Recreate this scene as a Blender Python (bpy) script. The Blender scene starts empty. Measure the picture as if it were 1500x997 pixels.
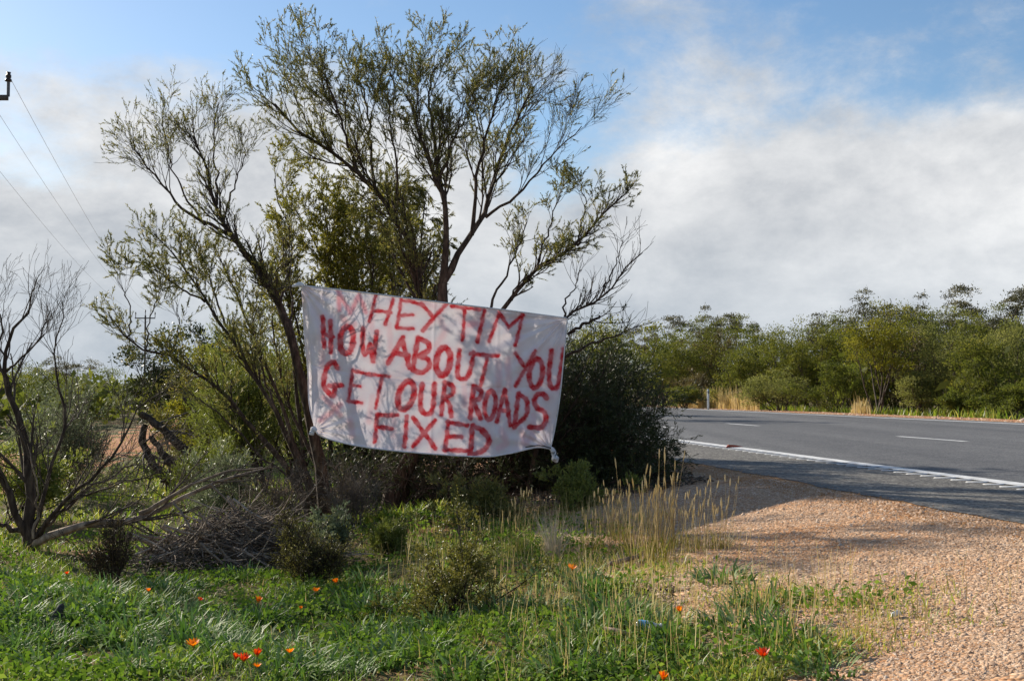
import bpy, math, random
import numpy as np
from mathutils import Vector

S = bpy.context.scene
rng = np.random.default_rng(11)
random.seed(5)
R = math.radians

# ------------------------------------------------------------------ camera, sky, sun, exposure
FPX, PITCH = 1780.0, R(2.43)
CAM_Z = 1.5
cam_data = bpy.data.cameras.new("camera")
cam = bpy.data.objects.new("camera", cam_data)
S.collection.objects.link(cam)
cam.location = (0, 0, CAM_Z)
cam.rotation_euler = (R(90) + PITCH, 0, 0)
cam_data.sensor_width = 36.0
cam_data.lens = FPX / 1500 * 36
cam_data.clip_start = 0.1
cam_data.clip_end = 6000
S.camera = cam

SUN_DIR = Vector((-0.73, 0.68, 0.0)).normalized()          # where the sun stands, seen from the scene
SUN_EL = R(25.5)
W = bpy.data.worlds.new("World")
S.world = W
W.use_nodes = True


def build_world():
    nt = W.node_tree
    nt.nodes.clear()
    N, L = nt.nodes.new, nt.links.new
    out = N('ShaderNodeOutputWorld')
    sky = N('ShaderNodeTexSky'); sky.sky_type = 'NISHITA'; sky.sun_disc = False
    sky.sun_elevation = SUN_EL
    sky.sun_rotation = math.atan2(SUN_DIR.x, SUN_DIR.y)
    sky.air_density = 1.0; sky.dust_density = 0.4; sky.ozone_density = 2.2
    bg1 = N('ShaderNodeBackground'); bg1.inputs[1].default_value = 0.09
    hs = N('ShaderNodeHueSaturation'); hs.inputs['Saturation'].default_value = 1.1
    L(sky.outputs[0], hs.inputs['Color']); L(hs.outputs[0], bg1.inputs[0])
    tc = N('ShaderNodeTexCoord')
    sep = N('ShaderNodeSeparateXYZ'); L(tc.outputs['Generated'], sep.inputs[0])
    # cloud coordinates: direction, stretched so that banks lie flatter than they are wide
    com = N('ShaderNodeMapping'); com.inputs['Scale'].default_value = (1.0, 1.0, 1.75)
    L(tc.outputs['Generated'], com.inputs[0])

    def noise(scale, detail, rough, off, dist=0.0):
        m = N('ShaderNodeMapping'); m.inputs['Location'].default_value = off
        L(com.outputs[0], m.inputs[0])
        n = N('ShaderNodeTexNoise'); n.inputs['Scale'].default_value = scale
        n.inputs['Detail'].default_value = detail; n.inputs['Roughness'].default_value = rough
        n.inputs['Distortion'].default_value = dist
        L(m.outputs[0], n.inputs[0])
        return n.outputs[0]

    def math_(op, a, b):
        n = N('ShaderNodeMath'); n.operation = op
        for i, v in enumerate((a, b)):
            if isinstance(v, (int, float)): n.inputs[i].default_value = v
            else: L(v, n.inputs[i])
        return n.outputs[0]

    def mr(v, a, b, c, d, smooth=True):
        n = N('ShaderNodeMapRange')
        if smooth: n.interpolation_type = 'SMOOTHSTEP'
        L(v, n.inputs[0])
        for i, x in enumerate((a, b, c, d)): n.inputs[i + 1].default_value = x
        return n.outputs[0]
    big = noise(2.1, 4, 0.5, CLOUD_OFF, 0.3)
    fine = noise(6.0, 14, 0.67, (4.1, 7.7, 1.3), 0.2)
    v = math_('ADD', math_('MULTIPLY', big, 0.80), math_('MULTIPLY', fine, 0.42))
    low = mr(sep.outputs[2], 0.06, 0.32, 0.31, -0.072)    # the deck closes up with distance
    v = math_('ADD', v, low)
    v = math_('ADD', v, mr(sep.outputs[2], 0.34, 0.75, 0.0, -0.12))
    cover = mr(v, 0.525, 0.69, 0.0, 1.0)
    # cloud brightness: sunlit billows against greyer bellies
    shade = noise(3.6, 12, 0.66, SHADE_OFF, 0.25)
    shade2 = noise(11.0, 9, 0.58, (9.3, 0.9, 2.2), 0.15)
    sh = math_('ADD', math_('MULTIPLY', shade, 0.78), math_('MULTIPLY', shade2, 0.34))
    sh = math_('SUBTRACT', sh, 0.03)
    cr = N('ShaderNodeValToRGB')
    e = cr.color_ramp.elements
    e[0].position = 0.40; e[0].color = (0.35, 0.375, 0.41, 1)
    e[1].position = 0.66; e[1].color = (0.67, 0.675, 0.68, 1)
    m = e.new(0.52); m.color = (0.50, 0.515, 0.535, 1)
    L(sh, cr.inputs[0])
    # distant underside of the deck is bluer grey
    hz = mr(sep.outputs[2], 0.02, 0.17, 1.0, 0.0)
    mixc = N('ShaderNodeMix'); mixc.data_type = 'RGBA'
    L(math_('MULTIPLY', hz, 0.40), mixc.inputs[0])
    L(cr.outputs[0], mixc.inputs[6]); mixc.inputs[7].default_value = (0.31, 0.385, 0.46, 1)
    bg2 = N('ShaderNodeBackground'); bg2.inputs[1].default_value = 0.92
    L(mixc.outputs[2], bg2.inputs[0])
    mix = N('ShaderNodeMixShader'); L(cover, mix.inputs[0]); L(bg1.outputs[0], mix.inputs[1]); L(bg2.outputs[0], mix.inputs[2])
    L(mix.outputs[0], out.inputs[0])


CLOUD_OFF = (15.1, 3.2, 0.4)
SHADE_OFF = (1.3, 4.9, 0.2)
build_world()
W.cycles.sampling_method = 'MANUAL'
W.cycles.sample_map_resolution = 512
sun_data = bpy.data.lights.new("sun", 'SUN')
sun_data.energy = 5.0
sun_data.angle = R(0.5)
sun_data.color = (1.0, 0.91, 0.78)
sun = bpy.data.objects.new("sun", sun_data)
S.collection.objects.link(sun)
d = Vector((SUN_DIR.x * math.cos(SUN_EL), SUN_DIR.y * math.cos(SUN_EL), math.sin(SUN_EL)))
sun.rotation_euler = d.to_track_quat('Z', 'Y').to_euler()
sun.location = (-20, 10, 30)
S.view_settings.view_transform = 'Standard'
S.view_settings.look = 'None'
S.view_settings.gamma = 1.0
S.view_settings.exposure = 0.57
S.cycles.max_bounces = 5
S.cycles.diffuse_bounces = 3
S.cycles.transmission_bounces = 3
S.cycles.transparent_max_bounces = 4

# ------------------------------------------------------------------ places
ROAD_A = R(9.44)                                  # the road runs this far to the left of straight ahead
CA, SA = math.cos(ROAD_A), math.sin(ROAD_A)


def ds2xy(D, s):
    return D * CA - s * SA, D * SA + s * CA


def xy2ds(x, y):
    return x * CA + y * SA, -x * SA + y * CA


def sstep(x, a, b):
    t = np.clip((x - a) / (b - a), 0, 1)
    return t * t * (3 - 2 * t)


def gz(x, y):
    """height of the ground"""
    D, s = xy2ds(np.asarray(x, float), np.asarray(y, float))
    ramp = np.clip((D - 0.4) / 4.2, 0, 1)
    ramp = 0.75 * ramp + 0.25 * sstep(D, 0.4, 4.6)
    z = 0.6 * ramp
    z = z - 0.18 * sstep(D, 22.5, 26)
    rough = 1 - sstep(D, 1.6, 2.6)
    rough = rough + sstep(D, 22.5, 25)
    z = z + rough * (0.035 * np.sin(1.3 * x + 0.7 * y) + 0.03 * np.sin(-1.1 * x + 1.9 * y + 1.0) + 0.015 * np.sin(3.7 * x + 2.9 * y))
    return z


def at(px, py, Y):
    """a point of the place seen at this place of the photograph, Y metres ahead"""
    u = (px - 750) / FPX
    v = (498.5 - py) / FPX
    c, s_ = math.cos(PITCH), math.sin(PITCH)
    k = Y / (c - v * s_)
    return np.array((u * k, Y, CAM_Z + k * (s_ + v * c)))


def on_ground(px, py):
    lo, hi = 2.0, 400.0
    for _ in range(60):
        mid = 0.5 * (lo + hi)
        p = at(px, py, mid)
        if p[2] > gz(p[0], p[1]): lo = mid
        else: hi = mid
    p = at(px, py, lo)
    return np.array((p[0], p[1], float(gz(p[0], p[1]))))


def stand(px, Y):
    x = (px - 750) / FPX * Y
    return np.array((x, Y, float(gz(x, Y))))


# ------------------------------------------------------------------ object helpers
COL = S.collection


def tag(o, label=None, cat=None, group=None, kind=None):
    if label: o['label'] = label
    if cat: o['category'] = cat
    if group: o['group'] = group
    if kind: o['kind'] = kind
    return o


def empty(name, loc, rz=0.0):
    o = bpy.data.objects.new(name, None)
    o.empty_display_size = 0.1
    COL.objects.link(o)
    o.location = tuple(loc)
    o.rotation_euler = (0, 0, rz)
    return o


def obj(name, me, parent=None, loc=(0, 0, 0), kind=None):
    o = bpy.data.objects.new(name, me)
    COL.objects.link(o)
    if parent is not None: o.parent = parent
    o.location = tuple(loc)
    if kind: o['kind'] = kind
    return o


def mesh(name, V, F, mat, tint=None, smooth=False):
    V = np.asarray(V, np.float32).reshape(-1, 3)
    F = np.asarray(F, np.int32)
    me = bpy.data.meshes.new(name)
    nf, k = F.shape
    me.vertices.add(len(V)); me.vertices.foreach_set('co', V.ravel())
    me.loops.add(nf * k); me.loops.foreach_set('vertex_index', F.ravel())
    me.polygons.add(nf)
    me.polygons.foreach_set('loop_start', np.arange(0, nf * k, k, dtype=np.int32))
    if smooth: me.polygons.foreach_set('use_smooth', np.ones(nf, bool))
    if tint is not None:
        a = me.attributes.new('tint', 'FLOAT', 'POINT')
        a.data.foreach_set('value', np.asarray(tint, np.float32).ravel())
    me.update(calc_edges=True)
    if mat: me.materials.append(mat)
    return me


def join(parts):
    """[(V, F, tint)] with equal face sizes -> one"""
    Vs, Fs, Ts, n = [], [], [], 0
    for V, F, T in parts:
        Vs.append(V); Fs.append(F + n); Ts.append(T); n += len(V)
    return np.concatenate(Vs), np.concatenate(Fs), np.concatenate(Ts)


def unit(v):
    return v / np.maximum(np.linalg.norm(v, axis=-1, keepdims=True), 1e-9)


# ------------------------------------------------------------------ materials
def new_mat(name):
    m = bpy.data.materials.new(name)
    m.use_nodes = True
    nt = m.node_tree
    for n in list(nt.nodes): nt.nodes.remove(n)
    return m, nt


def ramp_node(nt, stops):
    cr = nt.nodes.new('ShaderNodeValToRGB')
    e = cr.color_ramp.elements
    e[0].position = stops[0][0]; e[0].color = (*stops[0][1], 1)
    e[1].position = stops[-1][0]; e[1].color = (*stops[-1][1], 1)
    for p, c in stops[1:-1]:
        x = e.new(p); x.color = (*c, 1)
    return cr


def leaf_mat(name, c0, c1, c2, trans=0.32, rough=0.5, spec=0.35, under=None):
    m, nt = new_mat(name)
    N, L = nt.nodes.new, nt.links.new
    a = N('ShaderNodeAttribute'); a.attribute_name = 'tint'
    cr = ramp_node(nt, [(0.0, c0), (0.5, c1), (1.0, c2)])
    L(a.outputs['Fac'], cr.inputs[0])
    col = cr.outputs[0]
    p = N('ShaderNodeBsdfPrincipled')
    p.inputs['Roughness'].default_value = rough
    p.inputs['Specular IOR Level'].default_value = spec
    if under:
        g = N('ShaderNodeNewGeometry')
        mx = N('ShaderNodeMix'); mx.data_type = 'RGBA'
        L(g.outputs['Backfacing'], mx.inputs[0]); L(col, mx.inputs[6]); mx.inputs[7].default_value = (*under, 1)
        L(mx.outputs[2], p.inputs['Base Color'])
    else:
        L(col, p.inputs['Base Color'])
    t = N('ShaderNodeBsdfTranslucent')
    hs = N('ShaderNodeHueSaturation'); hs.inputs['Value'].default_value = 1.5; hs.inputs['Saturation'].default_value = 1.12
    L(col, hs.inputs['Color']); L(hs.outputs[0], t.inputs[0])
    mix = N('ShaderNodeMixShader'); mix.inputs[0].default_value = trans
    L(p.outputs[0], mix.inputs[1]); L(t.outputs[0], mix.inputs[2])
    o = N('ShaderNodeOutputMaterial'); L(mix.outputs[0], o.inputs[0])
    return m


def noise_mat(name, stops, scale=8.0, rough=0.85, detail=6, bump=0.0, bscale=60.0, coord='Object', spec=0.25, stretch=(1, 1, 1), second=None):
    m, nt = new_mat(name)
    N, L = nt.nodes.new, nt.links.new
    tc = N('ShaderNodeTexCoord')
    mp = N('ShaderNodeMapping'); mp.inputs['Scale'].default_value = stretch
    L(tc.outputs[coord], mp.inputs[0])
    n = N('ShaderNodeTexNoise'); n.inputs['Scale'].default_value = scale; n.inputs['Detail'].default_value = detail
    n.inputs['Roughness'].default_value = 0.6
    L(mp.outputs[0], n.inputs[0])
    cr = ramp_node(nt, stops)
    L(n.outputs[0], cr.inputs[0])
    col = cr.outputs[0]
    if second:
        sc2, st2, amt = second
        n2 = N('ShaderNodeTexNoise'); n2.inputs['Scale'].default_value = sc2; n2.inputs['Detail'].default_value = 4
        L(tc.outputs[coord], n2.inputs[0])
        cr2 = ramp_node(nt, st2); L(n2.outputs[0], cr2.inputs[0])
        mx = N('ShaderNodeMix'); mx.data_type = 'RGBA'; mx.blend_type = 'MULTIPLY'; mx.inputs[0].default_value = amt
        L(col, mx.inputs[6]); L(cr2.outputs[0], mx.inputs[7]); col = mx.outputs[2]
    p = N('ShaderNodeBsdfPrincipled'); p.inputs['Roughness'].default_value = rough
    p.inputs['Specular IOR Level'].default_value = spec
    L(col, p.inputs['Base Color'])
    if bump:
        nb = N('ShaderNodeTexNoise'); nb.inputs['Scale'].default_value = bscale; nb.inputs['Detail'].default_value = 4
        L(mp.outputs[0], nb.inputs[0])
        b = N('ShaderNodeBump'); b.inputs['Strength'].default_value = bump; b.inputs['Distance'].default_value = 0.02
        L(nb.outputs[0], b.inputs['Height']); L(b.outputs[0], p.inputs['Normal'])
    o = N('ShaderNodeOutputMaterial'); L(p.outputs[0], o.inputs[0])
    return m


M = {}
M['bark'] = noise_mat('rough_dark_bark', [(0.3, (0.022, 0.015, 0.011)), (0.5, (0.06, 0.042, 0.03)), (0.72, (0.15, 0.112, 0.08))], 24, 0.9, bump=0.9, bscale=42, stretch=(1, 1, 0.25))
M['twig'] = noise_mat('twig_bark', [(0.3, (0.026, 0.018, 0.013)), (0.7, (0.085, 0.062, 0.045))], 9, 0.85)
M['dead'] = noise_mat('dead_wood', [(0.25, (0.08, 0.058, 0.042)), (0.5, (0.24, 0.18, 0.13)), (0.75, (0.5, 0.41, 0.31))], 9, 0.9, bump=0.6, bscale=40, stretch=(1, 1, 0.4))
M['dead_pale'] = noise_mat('sunlit_tone_sticks', [(0.25, (0.16, 0.12, 0.09)), (0.5, (0.36, 0.285, 0.215)), (0.75, (0.6, 0.5, 0.39))], 9, 0.9, bump=0.5, bscale=40, stretch=(1, 1, 0.4))  # weathered sticks, coloured paler to stand in for sunlight on the heap
M['dark_twig'] = noise_mat('weathered_twigs', [(0.3, (0.04, 0.03, 0.023)), (0.7, (0.14, 0.11, 0.085))], 7, 0.9)
M['grey_twig'] = noise_mat('grey_dead_twigs', [(0.3, (0.06, 0.048, 0.038)), (0.7, (0.22, 0.18, 0.14))], 7, 0.9)
M['far_bark'] = noise_mat('far_bark', [(0.3, (0.03, 0.022, 0.017)), (0.7, (0.12, 0.095, 0.075))], 4, 0.9)
M['leaf_main'] = leaf_mat('wattle_leaf', (0.0922, 0.104, 0.0313), (0.1865, 0.1882, 0.0572), (0.3731, 0.3047, 0.0952), 0.34)
M['leaf_yellow'] = leaf_mat('yellow_green_leaf', (0.1013, 0.1105, 0.0216), (0.1958, 0.1885, 0.0384), (0.3172, 0.2795, 0.072), 0.38)
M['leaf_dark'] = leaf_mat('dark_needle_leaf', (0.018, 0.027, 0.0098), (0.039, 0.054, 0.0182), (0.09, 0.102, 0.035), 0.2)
M['leaf_broom'] = leaf_mat('pale_broom_leaf', (0.0945, 0.1215, 0.0242), (0.1755, 0.2025, 0.0495), (0.2835, 0.2903, 0.0825), 0.34)
M['leaf_grey'] = leaf_mat('grey_green_leaf', (0.102, 0.126, 0.066), (0.18, 0.21, 0.1155), (0.3, 0.324, 0.187), 0.25)
M['leaf_olive'] = leaf_mat('olive_leaf', (0.077, 0.081, 0.0192), (0.161, 0.1553, 0.0396), (0.308, 0.27, 0.084), 0.28)
M['leaf_brown'] = leaf_mat('brown_twig_leaf', (0.06, 0.045, 0.02), (0.11, 0.085, 0.03), (0.17, 0.135, 0.05), 0.25)
M['litter'] = leaf_mat('shaded_fallen_leaves', (0.035, 0.025, 0.015), (0.075, 0.055, 0.035), (0.16, 0.12, 0.08), 0.05)  # litter colour kept dark so it also paints shade under the bushes
M['far_green'] = leaf_mat('far_green_leaf', (0.0571, 0.0718, 0.0151), (0.127, 0.1385, 0.0302), (0.2413, 0.2206, 0.054), 0.42, 0.65, 0.12)
M['far_yellow'] = leaf_mat('far_yellow_leaf', (0.087, 0.0941, 0.0151), (0.1682, 0.1664, 0.0281), (0.2668, 0.241, 0.0486), 0.42, 0.65, 0.12)
M['far_dark'] = leaf_mat('far_dark_leaf', (0.0502, 0.0661, 0.0151), (0.1076, 0.1261, 0.0281), (0.2009, 0.1982, 0.0454), 0.42, 0.65, 0.12)
M['far_pale'] = leaf_mat('far_pale_leaf', (0.0924, 0.1069, 0.0308), (0.1726, 0.1818, 0.0564), (0.2712, 0.2619, 0.0923), 0.42, 0.65, 0.12)
M['far_euc'] = leaf_mat('gum_leaf', (0.0553, 0.0553, 0.0248), (0.116, 0.1116, 0.0518), (0.221, 0.1966, 0.0931), 0.2)
M['far_brown'] = leaf_mat('far_brown_leaf', (0.091, 0.0725, 0.0288), (0.1625, 0.1313, 0.0504), (0.247, 0.2, 0.084), 0.25)
M['grass'] = leaf_mat('short_green_grass', (0.0812, 0.1365, 0.0216), (0.1786, 0.2525, 0.042), (0.4547, 0.4095, 0.108), 0.4, 0.45)
M['straw'] = leaf_mat('straw', (0.30, 0.22, 0.08), (0.52, 0.41, 0.19), (0.72, 0.62, 0.38), 0.3, 0.6)
M['straw_pale'] = leaf_mat('bleached_grass', (0.35, 0.29, 0.2), (0.5, 0.43, 0.32), (0.66, 0.6, 0.48), 0.25, 0.7)
M['herb'] = leaf_mat('weed_leaf', (0.0627, 0.1159, 0.02), (0.1254, 0.2029, 0.035), (0.2508, 0.3188, 0.07), 0.35, 0.75, 0.08)
M['gazania'] = leaf_mat('strap_leaf', (0.0439, 0.0923, 0.0198), (0.0831, 0.1555, 0.0362), (0.1759, 0.2624, 0.0822), 0.3, 0.55, 0.2, under=(0.22, 0.30, 0.11))


def ground_mat():
    m, nt = new_mat('soil_and_litter')
    N, L = nt.nodes.new, nt.links.new
    tc = N('ShaderNodeTexCoord')
    n1 = N('ShaderNodeTexNoise'); n1.inputs['Scale'].default_value = 0.55; n1.inputs['Detail'].default_value = 8; n1.inputs['Roughness'].default_value = 0.65
    L(tc.outputs['Object'], n1.inputs[0])
    n2 = N('ShaderNodeTexNoise'); n2.inputs['Scale'].default_value = 22; n2.inputs['Detail'].default_value = 6
    L(tc.outputs['Object'], n2.inputs[0])
    c1 = ramp_node(nt, [(0.36, (0.11, 0.125, 0.04)), (0.5, (0.16, 0.14, 0.06)), (0.62, (0.30, 0.165, 0.085))])
    L(n1.outputs[0], c1.inputs[0])
    c2 = ramp_node(nt, [(0.3, (0.4, 0.4, 0.4)), (0.7, (1.25, 1.2, 1.1))])
    L(n2.outputs[0], c2.inputs[0])
    mx = N('ShaderNodeMix'); mx.data_type = 'RGBA'; mx.blend_type = 'MULTIPLY'; mx.inputs[0].default_value = 1
    L(c1.outputs[0], mx.inputs[6]); L(c2.outputs[0], mx.inputs[7])
    p = N('ShaderNodeBsdfPrincipled'); p.inputs['Roughness'].default_value = 0.95; p.inputs['Specular IOR Level'].default_value = 0.1
    L(mx.outputs[2], p.inputs['Base Color'])
    b = N('ShaderNodeBump'); b.inputs['Strength'].default_value = 0.8; b.inputs['Distance'].default_value = 0.03
    L(n2.outputs[0], b.inputs['Height']); L(b.outputs[0], p.inputs['Normal'])
    o = N('ShaderNodeOutputMaterial'); L(p.outputs[0], o.inputs[0])
    return m


def gravel_mat(name, dirt, pale, dark):
    """gravelly earth: fine stones as voronoi relief, broad patches of redder dirt"""
    m, nt = new_mat(name)
    N, L = nt.nodes.new, nt.links.new
    tc = N('ShaderNodeTexCoord')
    vo = N('ShaderNodeTexVoronoi'); vo.inputs['Scale'].default_value = 42
    L(tc.outputs['Object'], vo.inputs[0])
    n = N('ShaderNodeTexNoise'); n.inputs['Scale'].default_value = 0.9; n.inputs['Detail'].default_value = 7; n.inputs['Roughness'].default_value = 0.65
    L(tc.outputs['Object'], n.inputs[0])
    nf = N('ShaderNodeTexNoise'); nf.inputs['Scale'].default_value = 14; nf.inputs['Detail'].default_value = 5
    L(tc.outputs['Object'], nf.inputs[0])
    sep = N('ShaderNodeSeparateColor'); L(vo.outputs['Color'], sep.inputs[0])
    c = ramp_node(nt, [(0.0, dark), (0.45, dirt), (1.0, pale)])
    L(sep.outputs[0], c.inputs[0])
    c2 = ramp_node(nt, [(0.36, (0.92, 0.70, 0.50)), (0.5, (1.0, 0.92, 0.85)), (0.66, (1.1, 1.1, 1.1))])
    L(n.outputs[0], c2.inputs[0])
    c3 = ramp_node(nt, [(0.3, (0.72, 0.72, 0.72)), (0.7, (1.15, 1.15, 1.15))])
    L(nf.outputs[0], c3.inputs[0])
    mx = N('ShaderNodeMix'); mx.data_type = 'RGBA'; mx.blend_type = 'MULTIPLY'; mx.inputs[0].default_value = 1
    L(c.outputs[0], mx.inputs[6]); L(c2.outputs[0], mx.inputs[7])
    mx2 = N('ShaderNodeMix'); mx2.data_type = 'RGBA'; mx2.blend_type = 'MULTIPLY'; mx2.inputs[0].default_value = 1
    L(mx.outputs[2], mx2.inputs[6]); L(c3.outputs[0], mx2.inputs[7])
    p = N('ShaderNodeBsdfPrincipled'); p.inputs['Roughness'].default_value = 0.92; p.inputs['Specular IOR Level'].default_value = 0.15
    L(mx2.outputs[2], p.inputs['Base Color'])
    b = N('ShaderNodeBump'); b.inputs['Strength'].default_value = 0.9; b.inputs['Distance'].default_value = 0.012; b.invert = True
    L(vo.outputs['Distance'], b.inputs['Height']); L(b.outputs[0], p.inputs['Normal'])
    o = N('ShaderNodeOutputMaterial'); L(p.outputs[0], o.inputs[0])
    return m


def asphalt_mat(name, lo, mid, hi, scale):
    m, nt = new_mat(name)
    N, L = nt.nodes.new, nt.links.new
    tc = N('ShaderNodeTexCoord')
    vo = N('ShaderNodeTexVoronoi'); vo.inputs['Scale'].default_value = scale
    L(tc.outputs['Object'], vo.inputs[0])
    sep = N('ShaderNodeSeparateColor'); L(vo.outputs['Color'], sep.inputs[0])
    c = ramp_node(nt, [(0.0, lo), (0.6, mid), (1.0, hi)])
    L(sep.outputs[0], c.inputs[0])
    mp = N('ShaderNodeMapping'); mp.inputs['Rotation'].default_value = (0, 0, -ROAD_A); mp.inputs['Scale'].default_value = (1.0, 0.035, 1)
    L(tc.outputs['Object'], mp.inputs[0])
    n = N('ShaderNodeTexNoise'); n.inputs['Scale'].default_value = 0.9; n.inputs['Detail'].default_value = 5
    L(mp.outputs[0], n.inputs[0])
    c2 = ramp_node(nt, [(0.35, (0.82, 0.82, 0.83)), (0.65, (1.18, 1.17, 1.15))])
    L(n.outputs[0], c2.inputs[0])
    n3 = N('ShaderNodeTexNoise'); n3.inputs['Scale'].default_value = 3.0; n3.inputs['Detail'].default_value = 6
    L(tc.outputs['Object'], n3.inputs[0])
    c3 = ramp_node(nt, [(0.3, (0.85, 0.85, 0.86)), (0.7, (1.12, 1.12, 1.1))])
    L(n3.outputs[0], c3.inputs[0])
    mx = N('ShaderNodeMix'); mx.data_type = 'RGBA'; mx.blend_type = 'MULTIPLY'; mx.inputs[0].default_value = 1
    L(c.outputs[0], mx.inputs[6]); L(c2.outputs[0], mx.inputs[7])
    mx2 = N('ShaderNodeMix'); mx2.data_type = 'RGBA'; mx2.blend_type = 'MULTIPLY'; mx2.inputs[0].default_value = 1
    L(mx.outputs[2], mx2.inputs[6]); L(c3.outputs[0], mx2.inputs[7])
    p = N('ShaderNodeBsdfPrincipled'); p.inputs['Roughness'].default_value = 0.8; p.inputs['Specular IOR Level'].default_value = 0.25
    L(mx2.outputs[2], p.inputs['Base Color'])
    b = N('ShaderNodeBump'); b.inputs['Strength'].default_value = 0.6; b.inputs['Distance'].default_value = 0.006
    L(sep.outputs[1], b.inputs['Height']); L(b.outputs[0], p.inputs['Normal'])
    o = N('ShaderNodeOutputMaterial'); L(p.outputs[0], o.inputs[0])
    return m


M['ground'] = ground_mat()
M['gravel'] = gravel_mat('verge_gravel', (0.53, 0.345, 0.21), (0.66, 0.485, 0.335), (0.38, 0.21, 0.11))
M['dirt'] = gravel_mat('red_dirt', (0.48, 0.235, 0.11), (0.58, 0.34, 0.19), (0.32, 0.14, 0.06))
M['road'] = asphalt_mat('road_seal', (0.07, 0.071, 0.073), (0.125, 0.126, 0.128), (0.22, 0.22, 0.22), 60)
M['shoulder'] = asphalt_mat('coarse_shoulder_seal', (0.05, 0.047, 0.042), (0.125, 0.118, 0.105), (0.28, 0.265, 0.235), 44)
M['paint'] = noise_mat('worn_road_paint', [(0.3, (0.42, 0.42, 0.41)), (0.5, (0.66, 0.66, 0.64)), (0.7, (0.78, 0.78, 0.76))], 6, 0.7, bump=0.2)
M['stone'] = leaf_mat('gravel_stone', (0.34, 0.195, 0.11), (0.57, 0.385, 0.25), (0.73, 0.58, 0.44), 0.0, 0.85, 0.2)
M['stone_orange'] = leaf_mat('orange_edge_gravel', (0.30, 0.13, 0.045), (0.46, 0.235, 0.10), (0.60, 0.38, 0.20), 0.0, 0.9, 0.15)
M['white_plastic'] = noise_mat('white_plastic', [(0.3, (0.68, 0.68, 0.66)), (0.7, (0.8, 0.8, 0.78))], 5, 0.5)
M['grey_plastic'] = noise_mat('dark_grey_plastic', [(0.3, (0.07, 0.07, 0.07)), (0.7, (0.12, 0.12, 0.12))], 5, 0.5)
M['pole_wood'] = noise_mat('weathered_pole_timber', [(0.3, (0.05, 0.042, 0.036)), (0.7, (0.13, 0.11, 0.095))], 5, 0.9, stretch=(1, 1, 0.1))
M['wire'] = noise_mat('aluminium_wire', [(0.3, (0.45, 0.46, 0.48)), (0.7, (0.6, 0.61, 0.63))], 3, 0.6)
M['insulator'] = noise_mat('brown_porcelain', [(0.3, (0.04, 0.03, 0.028)), (0.7, (0.07, 0.055, 0.05))], 3, 0.35)
M['steel'] = noise_mat('galvanised_steel', [(0.3, (0.08, 0.08, 0.085)), (0.7, (0.14, 0.14, 0.15))], 3, 0.5)
M['petal'] = leaf_mat('orange_petal', (0.75, 0.10, 0.01), (0.85, 0.22, 0.015), (0.9, 0.40, 0.04), 0.35, 0.5)
M['petal_red'] = leaf_mat('red_petal', (0.5, 0.03, 0.01), (0.7, 0.06, 0.015), (0.8, 0.12, 0.02), 0.35, 0.5)
M['flower_disc'] = noise_mat('flower_disc', [(0.3, (0.25, 0.12, 0.02)), (0.7, (0.5, 0.28, 0.03))], 50, 0.7)
M['flower_stem'] = noise_mat('flower_stem', [(0.3, (0.08, 0.12, 0.035)), (0.7, (0.14, 0.18, 0.06))], 20, 0.6)


# ------------------------------------------------------------------ growing plants (all vectorised)
def catmull(P, n):
    P = np.asarray(P, float)
    if len(P) == 2:
        t = np.linspace(0, 1, n)[:, None]
        return P[0] * (1 - t) + P[1] * t
    Q = np.vstack((2 * P[0] - P[1], P, 2 * P[-1] - P[-2]))
    seg = np.linalg.norm(np.diff(P, axis=0), axis=1)
    cum = np.concatenate(([0], np.cumsum(seg)))
    out = []
    for d in np.linspace(0, cum[-1], n):
        i = min(np.searchsorted(cum, d, 'right') - 1, len(P) - 2)
        t = (d - cum[i]) / max(seg[i], 1e-9)
        a, b, c, e = Q[i], Q[i + 1], Q[i + 2], Q[i + 3]
        out.append(0.5 * ((2 * b) + (c - a) * t + (2 * a - 5 * b + 4 * c - e) * t * t + (3 * b - a - 3 * c + e) * t ** 3))
    return np.array(out)


def lerp_pts(P, idx, t):
    n = P.shape[1]
    f = np.clip(t, 0, 0.9999) * (n - 1)
    i = f.astype(int)
    w = (f - i)[:, None]
    return P[idx, i] * (1 - w) + P[idx, i + 1] * w, P[idx, i + 1] - P[idx, i]


def spawn(P, Rd, g, count, t0=0.2, t1=1.0, ang=0.5, L=0.8, n=5, up=0.15, wob=0.12, rr=0.55, taper=0.55, rmin=0.0012, lt=0.45, down=0.0, tpow=1.0):
    """children of B parents: count (B,) ints; L mean length"""
    B = len(P)
    idx = np.repeat(np.arange(B), count)
    K = len(idx)
    if K == 0:
        return np.zeros((0, n, 3)), np.zeros((0, n))
    t = t0 + (t1 - t0) * g.random(K) ** tpow
    pos, tan = lerp_pts(P, idx, t)
    tan = unit(tan)
    rv = g.normal(size=(K, 3))
    perp = unit(rv - (rv * tan).sum(1, keepdims=True) * tan)
    a = np.abs(g.normal(ang, ang * 0.3, K))[:, None]
    dr = np.cos(a) * tan + np.sin(a) * perp
    ln = L * (1 - lt * t) * g.uniform(0.6, 1.35, K)
    m = Rd.shape[1]
    f = np.clip(t, 0, 0.9999) * (m - 1); i = f.astype(int)
    r0 = np.maximum(Rd[idx, i] * rr, rmin)
    pts = np.empty((K, n, 3)); pts[:, 0] = pos
    step = (ln / (n - 1))[:, None]
    for k in range(1, n):
        dr = unit(dr + np.array((0, 0, up - down)) + g.normal(0, wob, (K, 3)))
        pts[:, k] = pts[:, k - 1] + dr * step
    rad = np.maximum(r0[:, None] * np.linspace(1, 1 - taper, n)[None], rmin)
    return pts, rad


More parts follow.
